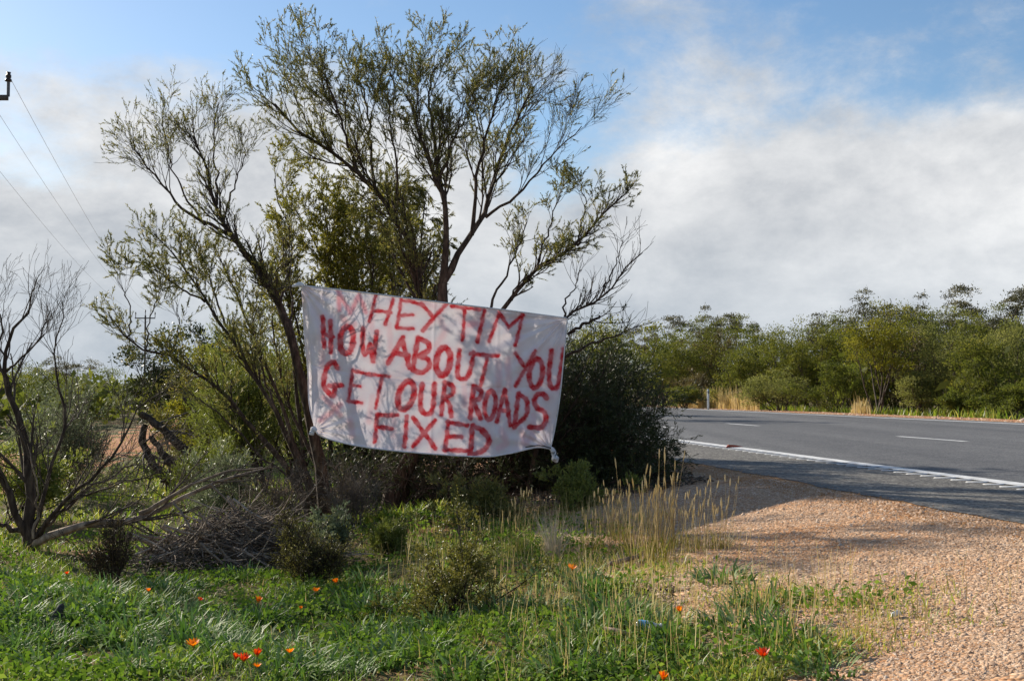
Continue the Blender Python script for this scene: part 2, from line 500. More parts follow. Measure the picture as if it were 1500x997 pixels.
def tubes(P, Rd, k=3, jitter=0.0, g=None):
    B, n, _ = P.shape
    T = np.empty_like(P)
    T[:, 1:-1] = P[:, 2:] - P[:, :-2]; T[:, 0] = P[:, 1] - P[:, 0]; T[:, -1] = P[:, -1] - P[:, -2]
    T = unit(T)
    mean = unit(T.mean(1))
    ref = np.where(np.abs(mean[:, 2:3]) > 0.75, np.array((1.0, 0.15, 0.05)), np.array((0.05, 0.1, 1.0)))
    ref = np.repeat(ref[:, None], n, 1)
    U = unit(np.cross(T, ref)); V_ = np.cross(T, U)
    a = np.arange(k) * 2 * np.pi / k
    ring = U[:, :, None] * np.cos(a)[None, None, :, None] + V_[:, :, None] * np.sin(a)[None, None, :, None]
    rr = Rd[:, :, None, None]
    if jitter and g is not None:
        rr = rr * (1 + g.normal(0, jitter, (B, n, k, 1)))
    V = (P[:, :, None] + ring * rr).reshape(-1, 3)
    b = np.arange(B)[:, None, None] * n * k
    i = np.arange(n - 1)[None, :, None] * k
    j = np.arange(k)[None, None, :]
    j2 = (j + 1) % k
    F = np.stack((b + i + j, b + i + j2, b + i + k + j2, b + i + k + j), -1).reshape(-1, 4)
    return V, F


def leaf_faces(pos, dr, g, Ln, Wd, lj=0.35, clump=None):
    """one bent quad per leaf"""
    K = len(pos)
    l = Ln * g.uniform(1 - lj, 1 + lj, K)[:, None]
    w = Wd * g.uniform(0.75, 1.25, K)[:, None]
    rv = g.normal(size=(K, 3))
    side = unit(np.cross(dr, rv)); nrm = np.cross(side, dr)
    mid = pos + dr * l * 0.5 + nrm * l * 0.05
    V = np.stack((pos, mid + side * w * 0.5, pos + dr * l, mid - side * w * 0.5), 1).reshape(-1, 3)
    F = np.arange(K * 4).reshape(K, 4)
    t = np.clip(g.normal(0.45, 0.2, K) if clump is None else clump + g.normal(0, 0.14, K), 0, 1)
    return V, F, np.repeat(t, 4)


def leaves_on(P, g, m, Ln, Wd, t0=0.15, spread=0.7, droop=0.0, updir=0.0):
    B = len(P)
    idx = np.repeat(np.arange(B), m)
    t = t0 + (1 - t0) * g.random(len(idx))
    pos, tan = lerp_pts(P, idx, t)
    dr = unit(unit(tan) + spread * g.normal(size=(len(idx), 3)) * 0.6 + np.array((0, 0, updir - droop)))
    cl = np.clip(g.normal(0.45, 0.17, B), 0, 1)[idx]
    return leaf_faces(pos, dr, g, Ln, Wd, clump=cl)


def limb(pts, r0, r1, n=14, wob=0.0):
    P = catmull(pts, n)
    if wob:
        P[1:-1] += rng.normal(0, wob, (n - 2, 3))
    return P, r0 + (r1 - r0) * np.linspace(0, 1, n) ** 0.85


def per_len(P, per_m, g, lo=0):
    ln = np.linalg.norm(np.diff(P, axis=1), axis=2).sum(1)
    return np.maximum((ln * per_m + g.random(len(P))).astype(int), lo)


def grow(limbs, spec, g, origin=(0, 0, 0)):
    """limbs: [(P (n,3), R (n,))] all one n. Returns dict of arrays moved so that origin is 0."""
    o = np.asarray(origin, float)
    P = np.stack([l[0] for l in limbs]) - o
    Rd = np.stack([l[1] for l in limbs])
    out = {'limbs': (P, Rd), 'levels': []}
    cur = (P, Rd)
    for lv in spec['levels']:
        lv = dict(lv)
        per = lv.pop('per')
        cnt = np.full(len(cur[0]), per[1]) if isinstance(per, tuple) else per_len(cur[0], per, g)
        if 'weights' in lv:
            cnt = (cnt * np.asarray(lv.pop('weights'))).astype(int)
        cur = spawn(cur[0], cur[1], g, cnt, **lv)
        out['levels'].append(cur)
    out['leaves'] = []
    for lf in spec.get('leaves', []):
        lf = dict(lf)
        which = lf.pop('level')
        src = out['levels'][which][0]
        frac = lf.pop('frac', None)
        if frac is not None:
            src = src[g.random(len(src)) < frac]
        keep = lf.pop('keep', None)
        if keep is not None:
            src = src[keep(src[:, -1] + o)]
        if len(src): out['leaves'].append(leaves_on(src, g, **lf))
    return out


def twig_mesh(name, levels, sides, mat, jitter=0.0):
    parts = []
    for (P, Rd), k in zip(levels, sides):
        if len(P):
            V, F = tubes(P, Rd, k)
            parts.append((V, F, np.zeros(len(V))))
    V, F, T = join(parts)
    return mesh(name, V, F, mat, smooth=True)


def build_plant(name, label, cat, origin, grown, bark, twig_m, leaf_m, group=None, limb_names=None, limb_sides=8, sides=(5, 4, 3, 3), crown='crown', limb_mats=None, tube_levels=9):
    root = empty(name, origin)
    tag(root, label, cat, group)
    P, Rd = grown['limbs']
    for i in range(len(P)):
        V, F = tubes(P[i:i + 1], Rd[i:i + 1], limb_sides, 0.06, rng)
        nm = limb_names[min(i, len(limb_names) - 1)] if limb_names else 'stem'
        obj(nm, mesh(nm, V, F, (limb_mats or {}).get(i, bark), smooth=True), root)
    if grown['levels']:
        obj('twigs', twig_mesh('twigs', grown['levels'][:tube_levels], sides, twig_m), root, kind='stuff')
    if grown['leaves'] and leaf_m:
        V, F, T = join(grown['leaves'])
        obj(crown, mesh(crown, V, F, leaf_m, T), root, kind='stuff')
    return root


def children_of(o):
    return CH.get(o.name, [])


def copy_tree(root, loc, rz=0, scale=(1, 1, 1), label=None, group=None, leaf=None):
    r = root.copy(); COL.objects.link(r)
    r.location = tuple(loc); r.rotation_euler = (0, 0, rz); r.scale = scale
    if label: r['label'] = label
    if group: r['group'] = group
    for ch in list(root.children):
        c = ch.copy(); COL.objects.link(c); c.parent = r
    return r


# ------------------------------------------------------------------ ground
def sheet(name, D, s, zoff, mat, wob=None):
    """a sheet on the grid of distances across (D) and along (s) the road"""
    DD, SS = np.meshgrid(D, s)
    if wob is not None: DD = DD + wob(DD, SS)
    x, y = ds2xy(DD, SS)
    z = gz(x, y) + (zoff(DD, SS) if callable(zoff) else zoff)
    V = np.stack((x, y, z), -1).reshape(-1, 3)
    nx, ns = len(D), len(s)
    i = np.arange(ns - 1)[:, None] * nx + np.arange(nx - 1)[None]
    F = np.stack((i, i + 1, i + nx + 1, i + nx), -1).reshape(-1, 4)
    return mesh(name, V, F, mat, smooth=True)


def graded(segs):
    a = []
    for lo, hi, st in segs:
        a += list(np.arange(lo, hi, st))
    a.append(segs[-1][1])
    return np.array(a)


gD = graded([(-1500, -300, 200), (-300, -60, 30), (-60, -14, 3), (-14, 2.6, 0.2), (2.6, 5.0, 0.2), (5.0, 22, 1.0), (22, 30, 1.0), (30, 90, 6), (90, 600, 60), (600, 2000, 200)])
gS = graded([(-60, 0, 10), (0, 4, 1), (4, 24, 0.2), (24, 60, 1), (60, 200, 10), (200, 800, 60), (800, 2800, 200)])
ground = obj('ground', sheet('ground', gD, gS, lambda D, s: -0.05 * (sstep(D, 1.9, 2.5) - sstep(D, 23.0, 24.0)), M['ground']), kind='structure')


def edge_wob(where, amp, seed):
    def f(D, s):
        w = amp * (0.6 * np.sin(1.1 * s + seed) + 0.5 * np.sin(2.7 * s + 2 * seed) + 0.35 * np.sin(6.1 * s + seed * 3) + 0.3 * np.sin(13.0 * s + seed) + 0.25 * np.sin(27.0 * s + seed))
        return np.where(np.abs(D - where) < 1e-6, w, 0)
    return f


vs = graded([(-10, 4, 1), (4, 30, 0.12), (30, 60, 0.5), (60, 300, 10), (300, 1500, 100)])
verge = obj('gravel_verge', sheet('gravel_verge', np.array([2.0, 2.2, 2.4, 2.8, 3.2, 3.6, 4.0, 4.4, 4.75, 5.0]), vs, 0.004, M['gravel'], edge_wob(2.0, 0.25, 0.3)), kind='structure')
fv = graded([(20, 120, 0.5), (120, 300, 10), (300, 1500, 100)])
far_verge = obj('far_verge', sheet('far_verge', np.array([20.3, 21.0, 21.8, 22.6, 23.4, 24.4]), fv, 0.006, M['dirt'], edge_wob(24.4, 0.4, 1.3)), kind='structure')


def flat_strip(name, D0, D1, s0, s1, z, mat, w0=0, w1=0, step=None, seed=0.5):
    s = graded([(s0, min(s1, 40), step or 0.15), (40, 300, 4), (300, s1, 60)]) if s1 > 300 else np.linspace(s0, s1, max(2, int((s1 - s0) / (step or 0.5)) + 1))
    def wob(D, S_):
        return edge_wob(D0, w0, seed)(D, S_) + edge_wob(D1, w1, seed + 1)(D, S_)
    return sheet(name, np.array([D0, (D0 + D1) / 2, D1]), s, z, mat, wob)


shoulder = obj('road_shoulder', flat_strip('road_shoulder', 4.78, 6.75, -10, 1500, 0.010, M['shoulder'], 0.05, 0.0), kind='structure')
road = obj('road', flat_strip('road', 6.66, 20.45, -10, 1500, 0.015, M['road'], 0.015, 0.03), kind='structure')
tr = [(-7.3, 0), (-6.4, 0), (-5.4, 0), (-4.5, 0), (-3.6, 0)]
track = obj('dirt_track', sheet('dirt_track', np.array([-7.2, -6.3, -5.4, -4.5, -3.7]), graded([(19, 120, 0.6), (120, 400, 20)]), lambda D, s: 0.02 - 0.01 * np.abs(D + 5.4), M['dirt'],
            lambda D, s: 0.35 * np.sin(0.16 * s + 1) + 0.12 * np.sin(0.9 * s + D)), kind='structure')

# painted marks are parts of the road
obj('edge_line', flat_strip('edge_line', 6.60, 6.83, -5, 1500, 0.020, M['paint'], 0.008, 0.008), road)
obj('edge_line', flat_strip('edge_line', 19.3, 19.6, -5, 1500, 0.020, M['paint'], 0.006, 0.006), road)
rib_me = None
for k in range(70):
    s0 = 8.4 + k * 0.30
    x0, y0 = ds2xy(6.39 + random.uniform(-0.012, 0.012), s0)
    if rib_me is None:
        V = []
        for (a, b) in ((0, 0), (0.24, 0), (0.24, 0.058), (0, 0.058)):
            xx, yy = ds2xy(a, b); V.append((xx, yy, 0.012))
        for (a, b) in ((0.01, 0.010), (0.23, 0.010), (0.23, 0.048), (0.01, 0.048)):
            xx, yy = ds2xy(a, b); V.append((xx, yy, 0.021))
        F = [(4, 5, 6, 7), (0, 1, 5, 4), (1, 2, 6, 5), (2, 3, 7, 6), (3, 0, 4, 7)]
        rib_me = mesh('line_rib', V, F, M['paint'])
    obj('line_rib', rib_me, road, (x0, y0, 0.6))
for s0, s1 in ((-1.0, 1.6), (9.6, 12.2), (20.2, 22.75), (30.4, 32.9), (40.6, 43.2), (50.8, 53.4), (61, 63.6), (71, 73.6)):
    obj('lane_dash', flat_strip('lane_dash', 11.53, 11.68, s0, s1, 0.020, M['paint'], 0.006, 0.006, 0.2), road)
# merge arrow ahead on the near lane
ar = [(8.75, 29.0), (8.95, 29.0), (8.95, 33.2), (9.5, 33.2), (8.95, 36.0), (8.75, 36.0), (8.2, 33.2), (8.75, 33.2)]
V = [(*ds2xy(a, b), 0.620) for a, b in ar]
bm_me = bpy.data.meshes.new('merge_arrow')
bm_me.from_pydata(V, [], [(0, 1, 2, 7), (2, 3, 4, 5, 6, 7)]); bm_me.materials.append(M['paint'])
obj('merge_arrow', bm_me, road)
# bits of red rubber / reflector on the line
for s0, D0 in ((18.6, 6.55),):
    x0, y0 = ds2xy(D0, s0)
    V, F = tubes(np.array([[(x0, y0, 0.622), (x0 + 0.05, y0 + 0.04, 0.64), (x0 + 0.16, y0 + 0.1, 0.635), (x0 + 0.3, y0 + 0.16, 0.622)]]), np.array([[0.004, 0.025, 0.022, 0.004]]), 6)
    o = obj('roadside_scrap', mesh('roadside_scrap', V, F, noise_mat('red_scrap', [(0.3, (0.3, 0.06, 0.03)), (0.7, (0.45, 0.11, 0.06))], 9), smooth=True))
    tag(o, 'small red scrap lying beside the white edge line of the road', 'litter')


# loose stones on the verge
def stones(name, n, Dr, sr, size, mat, zoff=0.004, pw=1.0, label=None):
    g = np.random.default_rng(77 + n)
    D = g.uniform(*Dr, n); s = sr[0] + (sr[1] - sr[0]) * g.random(n) ** pw
    x, y = ds2xy(D, s)
    z = gz(x, y) + zoff
    sz = size * np.exp(g.normal(0, 0.42, n))
    base = np.array([(1, 0, 0), (-1, 0, 0), (0, 1, 0), (0, -1, 0), (0, 0, 1), (0, 0, -1)], float)
    V = base[None] * (1 + g.normal(0, 0.25, (n, 6, 1)))
    V = V + g.normal(0, 0.15, (n, 6, 3))
    V *= sz[:, None, None]
    V[..., 2] *= 0.75
    a = g.uniform(0, 2 * np.pi, n)
    c, s_ = np.cos(a)[:, None], np.sin(a)[:, None]
    X = V[..., 0] * c - V[..., 1] * s_; Y_ = V[..., 0] * s_ + V[..., 1] * c
    V = np.stack((X, Y_, V[..., 2]), -1) + np.stack((x, y, z - sz * 0.05), -1)[:, None]
    f = np.array([(0, 2, 4), (2, 1, 4), (1, 3, 4), (3, 0, 4)])
    F = (np.arange(n)[:, None, None] * 6 + f[None]).reshape(-1, 3)
    t = np.clip(g.normal(0.5, 0.22, n), 0, 1)
    o = obj(name, mesh(name, V.reshape(-1, 3), F, mat, np.repeat(t, 6)), kind='stuff')
    tag(o, label, 'gravel')


stones('loose_gravel', 62000, (2.1, 4.72), (4.6, 12.0), 0.0054, M['stone'], pw=1.3, label='loose orange and tan gravel stones on the near road verge')
stones('edge_gravel', 16000, (4.30, 4.90), (6.0, 26.0), 0.0058, M['stone_orange'], 0.004, label='loose stones along the ragged edge of the asphalt')
stones('far_gravel', 2500, (20.3, 22.6), (30.0, 75.0), 0.03, M['stone'], 0.0, label='pale stones along the far edge of the road')


# ------------------------------------------------------------------ the painted bed sheet
Z0X, Z0Y, ZK = 420.0, 400.0, 3.3227               # the lettering was measured on an enlargement of the sheet


def ell(cx, cy, rx, ry, rot=0.08):
    a = np.linspace(0, 2 * np.pi, 22) + 0.5
    return [(cx + rx * math.cos(t) + rot * ry * math.sin(-t), cy + ry * math.sin(t)) for t in a]


def smooth_line(pts):
    return [tuple(p) for p in catmull(np.array([(x, y, 0) for x, y in pts], float), len(pts) * 4)[:, :2]]


def strokes():
    Q = []                                       # (points, half width, strength)

    def st(w, *lines, k=1.0):
        for l in lines: Q.append((l, w, k))
    c = smooth_line
    # HEY TIM
    st(9, [(435, 105), (402, 235)], [(518, 125), (480, 250)], [(418, 183), (505, 190)])
    st(9, [(558, 128), (535, 265)], [(555, 135), (600, 136), (655, 155)], [(548, 205), (612, 203)], [(538, 266), (617, 270)])
    st(10, [(655, 148), (705, 205)], [(775, 152), (662, 280)])
    st(9, [(803, 160), (940, 178)], [(868, 170), (855, 325)])
    st(10, [(962, 180), (928, 335)])
    st(9, [(1035, 190), (985, 332)], [(1033, 190), (1080, 262)], [(1080, 262), (1152, 203)], [(1150, 200), (1112, 350)])
    # HOW ABOUT YOU
    st(12, [(175, 212), (182, 358)], [(213, 235), (216, 385)], [(180, 298), (222, 310)])
    st(15, ell(292, 325, 32, 66))
    st(12, c([(370, 270), (370, 330), (374, 392), (392, 385), (405, 345), (412, 385), (420, 428), (430, 360), (437, 285)]))
    st(13, [(565, 312), (492, 437)], [(560, 318), (598, 460)], [(525, 388), (592, 402)])
    st(13, [(640, 315), (612, 470)], c([(640, 318), (685, 338), (690, 375), (640, 400)]), c([(640, 402), (688, 420), (692, 455), (655, 483), (612, 470)]))
    st(16, ell(762, 430, 34, 68))
    st(12, c([(842, 375), (830, 480), (845, 512), (878, 505), (898, 450), (910, 388)]))
    st(10, [(895, 393), (1030, 402)], [(978, 400), (945, 545)])
    st(10, [(1115, 390), (1165, 470)], [(1210, 378), (1112, 550)])
    st(13, ell(1213, 487, 32, 70))
    st(12, c([(1288, 375), (1276, 510), (1292, 560), (1318, 550), (1335, 470), (1347, 370)]))
    # GET OUR ROADS
    st(13, c([(248, 460), (228, 434), (198, 450), (180, 520), (190, 565), (225, 598), (236, 555)]), [(205, 548), (268, 546)])
    st(9, [(320, 470), (302, 625)], [(325, 475), (408, 495)], [(318, 545), (357, 550)], [(298, 622), (366, 630)])
    st(9, [(400, 490), (500, 503)], [(466, 500), (432, 655)])
    st(15, ell(580, 594, 38, 68, 0.2))
    st(13, c([(660, 540), (650, 640), (668, 682), (700, 678), (716, 620), (718, 540)]))
    st(12, [(770, 528), (753, 688)], c([(770, 530), (808, 548), (806, 588), (765, 606)]), c([(770, 608), (792, 640), (802, 698)]))
    st(13, [(910, 548), (893, 702)], c([(910, 548), (945, 572), (940, 606), (905, 626)]), [(908, 622), (945, 708)])
    st(12, ell(990, 642, 26, 70))
    st(11, [(1062, 568), (1022, 722)], [(1062, 572), (1088, 738)], [(1040, 664), (1082, 672)])
    st(12, [(1130, 585), (1106, 745)], c([(1130, 588), (1168, 620), (1166, 690), (1108, 748)]))
    st(13, c([(1265, 608), (1248, 588), (1220, 592), (1205, 625), (1218, 656), (1252, 675), (1262, 712), (1238, 748), (1182, 750)]))
    # FIXED
    st(11, [(442, 688), (428, 818)], [(440, 690), (540, 690)], [(434, 746), (512, 756)])
    st(11, [(585, 698), (573, 842)])
    st(12, [(615, 703), (724, 852)], [(722, 718), (615, 840)])
    st(11, [(787, 722), (770, 860)], [(785, 724), (880, 740)], [(778, 796), (850, 794)], [(768, 860), (882, 863)])
    st(13, [(905, 742), (893, 882)], c([(905, 745), (960, 768), (985, 815), (955, 862), (893, 886)]))
    st(11, c([(950, 770), (978, 800), (985, 828)]))
    # the first, rubbed-out letter and faint writing from a trial run showing through
    st(11, [(252, 90), (258, 180)], [(252, 95), (310, 195)], [(310, 195), (352, 108)], [(352, 110), (386, 190)], k=0.42)
    st(14, [(270, 215), (300, 260), (330, 250)], k=0.25)
    st(16, [(862, 245), (950, 250)], k=0.30)
    st(13, [(180, 600), (262, 690)], [(262, 640), (165, 715)], k=0.28)
    for l in ([(405, 190), (425, 330)], [(500, 250), (510, 420)], [(735, 200), (770, 280), (730, 350)], [(172, 380), (180, 520)], [(1075, 420), (1085, 560)],
              [(1030, 430), (1035, 580)], [(535, 610), (515, 790)], [(420, 600), (400, 720)], [(1045, 760), (1070, 830), (1030, 850)], [(1140, 760), (1160, 830), (1190, 800)],
              [(310, 720), (320, 790)], [(860, 500), (870, 640)], [(1200, 690), (1195, 800)], [(790, 560), (720, 600)], [(600, 130), (720, 160)], [(930, 150), (1000, 160)]):
        st(15, l, k=0.16)
    return Q


def coons(top, bottom, left, right, nu, nv):
    T = catmull(np.array([(x, y, 0) for x, y in top]), nu)[:, :2]
    Bm = catmull(np.array([(x, y, 0) for x, y in bottom]), nu)[:, :2]
    L_ = catmull(np.array([(x, y, 0) for x, y in left]), nv)[:, :2]
    R_ = catmull(np.array([(x, y, 0) for x, y in right]), nv)[:, :2]
    u = np.linspace(0, 1, nu)[None, :, None]; v = np.linspace(0, 1, nv)[:, None, None]
    return ((1 - v) * T[None] + v * Bm[None] + (1 - u) * L_[:, None] + u * R_[:, None]
            - ((1 - u) * (1 - v) * T[0] + u * (1 - v) * T[-1] + (1 - u) * v * Bm[0] + u * v * Bm[-1]))


def at_many(px, py, Y):
    u = (px - 750) / FPX; v = (498.5 - py) / FPX
    c, s_ = math.cos(PITCH), math.sin(PITCH)
    k = Y / (c - v * s_)
    return np.stack((u * k, Y, CAM_Z + k * (s_ + v * c)), -1)


def make_banner():
    NU, NV = 310, 200
    top = [(441, 418), (520, 427), (640, 442), (740, 454), (831, 466)]
    bottom = [(461, 630), (474, 640), (520, 652), (590, 661), (700, 668.5), (745, 664), (785, 655), (806, 657)]
    left = [(441, 418), (443, 450), (446, 500), (450, 540), (452, 590), (461, 630)]
    right = [(831, 466), (826, 520), (820, 580), (813, 625), (806, 657)]
    G2 = coons(top, bottom, left, right, NU, NV)
    px, py = G2[..., 0], G2[..., 1]
    U, Vv = np.meshgrid(np.linspace(0, 1, NU), np.linspace(0, 1, NV))
    Y = 13.0 + 0.6 * U + 0.06 * np.sin(Vv * np.pi) * np.sin(U * np.pi)
    # folds running out of the tied corners
    dx, dy = (831 - px), (py - 466)
    th = np.arctan2(dy, dx + 1e-6); r = np.hypot(dx, dy)
    Y += 0.022 * np.sin(th * 21 + 0.6 + 0.004 * r) * np.exp(-r / 150) * sstep(r, 0, 25)
    Y += 0.012 * np.sin(th * 37 + 1.1) * np.exp(-r / 90) * sstep(r, 0, 20)
    dx, dy = (px - 441), (py - 418)
    th = np.arctan2(dy, dx + 1e-6); r = np.hypot(dx, dy)
    Y += 0.016 * np.sin(th * 19) * np.exp(-r / 110) * sstep(r, 0, 20)
    dx, dy = (px - 461), (630 - py)
    th = np.arctan2(dy, dx + 1e-6); r = np.hypot(dx, dy)
    Y += 0.016 * np.sin(th * 17 + 0.8) * np.exp(-r / 90) * sstep(r, 0, 15)
    dx, dy = (806 - px), (657 - py)
    th = np.arctan2(dy, dx + 1e-6); r = np.hypot(dx, dy)
    Y += 0.016 * np.sin(th * 18 + 0.3) * np.exp(-r / 90) * sstep(r, 0, 15)
    # soft hanging folds, fold creases of the packed sheet, small crumples
    Y += 0.018 * np.sin(U * 21 + 1.5 * np.sin(Vv * 3)) * (0.3 + 0.7 * sstep(Vv, 0.1, 0.5)) * sstep(U, 0.9, 0.3)
    Y += 0.010 * np.sin(U * 9 + Vv * 13) + 0.006 * np.sin(U * 33 - Vv * 19 + 2) + 0.004 * np.sin(U * 61 + Vv * 47)
    Y += 0.010 * np.exp(-((U - 0.5) / 0.006) ** 2) + 0.008 * np.exp(-((Vv - 0.53) / 0.01) ** 2) + 0.006 * np.exp(-((U - 0.74) / 0.006) ** 2)
    Y += 0.16 * sstep(U, 0.028, 0.0) * sstep(Vv, 0.05, 0.2) * sstep(Vv, 0.95, 0.7)      # the left edge turns back
    P = at_many(px, py, Y)
    # paint
    zx = (px - Z0X) * ZK; zy = (py - Z0Y) * ZK
    g = np.random.default_rng(3)
    nz = sum(a * np.sin(zx * fx + zy * fy + ph) for a, fx, fy, ph in ((1.2, .09, .05, 0), (1.0, .05, -.11, 1), (0.8, .21, .17, 2), (0.7, -.19, .25, 3)))
    paint = np.zeros_like(px); ghost = np.zeros_like(px)
    for pts, w, k in strokes():
        pts = np.array(pts, float)
        lo = pts.min(0) - 45; hi = pts.max(0) + 45
        msk = (zx > lo[0]) & (zx < hi[0]) & (zy > lo[1]) & (zy < hi[1])
        if not msk.any(): continue
        q = np.stack((zx[msk], zy[msk]), -1)
        dmin = np.full(len(q), 1e9)
        for a, b in zip(pts[:-1], pts[1:]):
            ab = b - a; t = np.clip(((q - a) @ ab) / max(ab @ ab, 1e-9), 0, 1)
            dmin = np.minimum(dmin, np.linalg.norm(q - a - t[:, None] * ab, axis=1))
        dmin = dmin + nz[msk]
        if k > 0.9:
            al = 1 - sstep(dmin, w - 4.0, w + 3.5)
            paint[msk] = np.maximum(paint[msk], al * (0.86 + 0.12 * np.sin(q[:, 0] * .06 + q[:, 1] * .1)))
            ghost[msk] = np.maximum(ghost[msk], 0.30 * np.exp(-np.maximum(dmin - w, 0) / 9.0))
        else:
            ghost[msk] = np.maximum(ghost[msk], k * 1.6 * (1 - sstep(dmin, w * 0.2, w * 1.9)))
    blot = 0.5 + 0.5 * np.sin(zx * 0.011 + 1.0) * np.sin(zy * 0.016 + 0.4)
    ghost = np.clip(ghost + 0.03 + 0.12 * blot * np.sin(zx * .031 + zy * .02) ** 2, 0, 1)
    root_at = at(640, 560, 13.4)
    root = empty('painted_banner', root_at)
    tag(root, 'white bed sheet banner with red hand painted lettering tied across the bushes', 'banner')
    i = np.arange(NV - 1)[:, None] * NU + np.arange(NU - 1)[None]
    F = np.stack((i, i + NU, i + NU + 1, i + 1), -1).reshape(-1, 4)
    me = mesh('cloth', (P - root_at).reshape(-1, 3), F, None, smooth=True)
    for nm, arr in (('paint', paint), ('ghost', ghost)):
        a = me.attributes.new(nm, 'FLOAT', 'POINT'); a.data.foreach_set('value', arr.astype(np.float32).ravel())
    m, nt = new_mat('painted_sheet')
    N, L = nt.nodes.new, nt.links.new
    a1 = N('ShaderNodeAttribute'); a1.attribute_name = 'paint'
    a2 = N('ShaderNodeAttribute'); a2.attribute_name = 'ghost'
    tc = N('ShaderNodeTexCoord')
    nn = N('ShaderNodeTexNoise'); nn.inputs['Scale'].default_value = 1.6; nn.inputs['Detail'].default_value = 5
    L(tc.outputs['Object'], nn.inputs[0])
    cw = ramp_node(nt, [(0.3, (0.80, 0.765, 0.79)), (0.6, (0.88, 0.855, 0.88))]); L(nn.outputs[0], cw.inputs[0])
    m1 = N('ShaderNodeMix'); m1.data_type = 'RGBA'; L(a2.outputs['Fac'], m1.inputs[0]); L(cw.outputs[0], m1.inputs[6]); m1.inputs[7].default_value = (0.80, 0.22, 0.27, 1)
    m2 = N('ShaderNodeMix'); m2.data_type = 'RGBA'; st_ = N('ShaderNodeTexNoise'); st_.inputs['Scale'].default_value = 46; st_.inputs['Detail'].default_value = 6; L(tc.outputs['Object'], st_.inputs[0])
    sr_ = N('ShaderNodeMapRange'); L(st_.outputs[0], sr_.inputs[0])
    for i_, x_ in enumerate((0.36, 0.6, 0.90, 1.0)): sr_.inputs[i_ + 1].default_value = x_
    sm_ = N('ShaderNodeMath'); sm_.operation = 'MULTIPLY'; L(a1.outputs['Fac'], sm_.inputs[0]); L(sr_.outputs[0], sm_.inputs[1])
    L(sm_.outputs[0], m2.inputs[0]); L(m1.outputs[2], m2.inputs[6]); m2.inputs[7].default_value = (0.58, 0.004, 0.014, 1)
    p = N('ShaderNodeBsdfPrincipled'); p.inputs['Roughness'].default_value = 0.85; p.inputs['Specular IOR Level'].default_value = 0.1
    L(m2.outputs[2], p.inputs['Base Color'])
    wv = N('ShaderNodeTexNoise'); wv.inputs['Scale'].default_value = 9; wv.inputs['Detail'].default_value = 5; wv.inputs['Distortion'].default_value = 1.2
    L(tc.outputs['Object'], wv.inputs[0])
    b = N('ShaderNodeBump'); b.inputs['Strength'].default_value = 0.35; b.inputs['Distance'].default_value = 0.02
    L(wv.outputs[0], b.inputs['Height']); L(b.outputs[0], p.inputs['Normal'])
    t = N('ShaderNodeBsdfTranslucent'); L(m2.outputs[2], t.inputs[0])
    mix = N('ShaderNodeMixShader'); mix.inputs[0].default_value = 0.21; L(p.outputs[0], mix.inputs[1]); L(t.outputs[0], mix.inputs[2])
    o = N('ShaderNodeOutputMaterial'); L(mix.outputs[0], o.inputs[0])
    me.materials.append(m)
    obj('cloth', me, root)
    cloth_m = noise_mat('plain_sheet_cotton', [(0.3, (0.62, 0.62, 0.63)), (0.7, (0.8, 0.8, 0.81))], 14, 0.85, bump=0.5, bscale=30)
    # rolled hems
    for row, nm in ((P[0], 'hem'), (P[:, -1], 'hem'), (P[-1], 'hem')):
        q = row[::4] - root_at + np.array((0, -0.006, 0))
        V, F = tubes(q[None], np.full((1, len(q)), 0.0085), 6)
        obj(nm, mesh(nm, V, F, cloth_m, smooth=True), root)

    def knot(pts, rad, Y):
        q = np.stack([at(x, y, Y) for x, y in pts]) - root_at
        q = catmull(q, 12)
        rr = np.interp(np.linspace(0, 1, 12), np.linspace(0, 1, len(rad)), rad)
        V, F = tubes(q[None], rr[None], 9, 0.16, rng)
        obj('knot', mesh('knot', V, F, cloth_m, smooth=True), root)
    knot([(463, 631), (459, 628), (457, 633), (453, 636)], (0.02, 0.034, 0.02, 0.03, 0.008), 12.93)
    knot([(806, 656), (810, 659), (812, 667), (816, 677)], (0.02, 0.03, 0.022, 0.045, 0.012), 13.58)
    knot([(444, 419), (440, 417), (434, 418), (428, 420)], (0.02, 0.028, 0.02, 0.012), 12.96)
    cord = noise_mat('dark_cord', [(0.3, (0.03, 0.028, 0.026)), (0.7, (0.06, 0.055, 0.05))], 30, 0.9)
    for pts, Y in (([(430, 419), (415, 421), (405, 424)], 13.0), ([(831, 465), (838, 461), (846, 462)], 13.62), ([(457, 632), (464, 628), (470, 622)], 13.1), ([(740, 667), (765, 656), (790, 652), (807, 656)], 13.56)):
        q = catmull(np.stack([at(x, y, Y) for x, y in pts]) - root_at, 8)
        V, F = tubes(q[None], np.full((1, 8), 0.006), 5)
        obj('tie_cord', mesh('tie_cord', V, F, cord, smooth=True), root)


make_banner()


# ------------------------------------------------------------------ the big bushes by the road
def L3(pts, r0, r1, n=14):
    """limb through (px, py, depth) points"""
    return limb(np.stack([at(*p) for p in pts]), r0, r1, n, 0.012)


def base_of(px, Y, sink=0.08):
    p = stand(px, Y); p[2] -= sink
    return p


def from_ground(px, Y, pts, r0, r1):
    return limb(np.vstack((base_of(px, Y)[None], np.stack([at(*p) for p in pts]))), r0, r1, 14, 0.012)


g = np.random.default_rng(21)
# --- centre tree
limbs, wts = [], []


def add(l, w=1.0):
    limbs.append(l); wts.append(w)


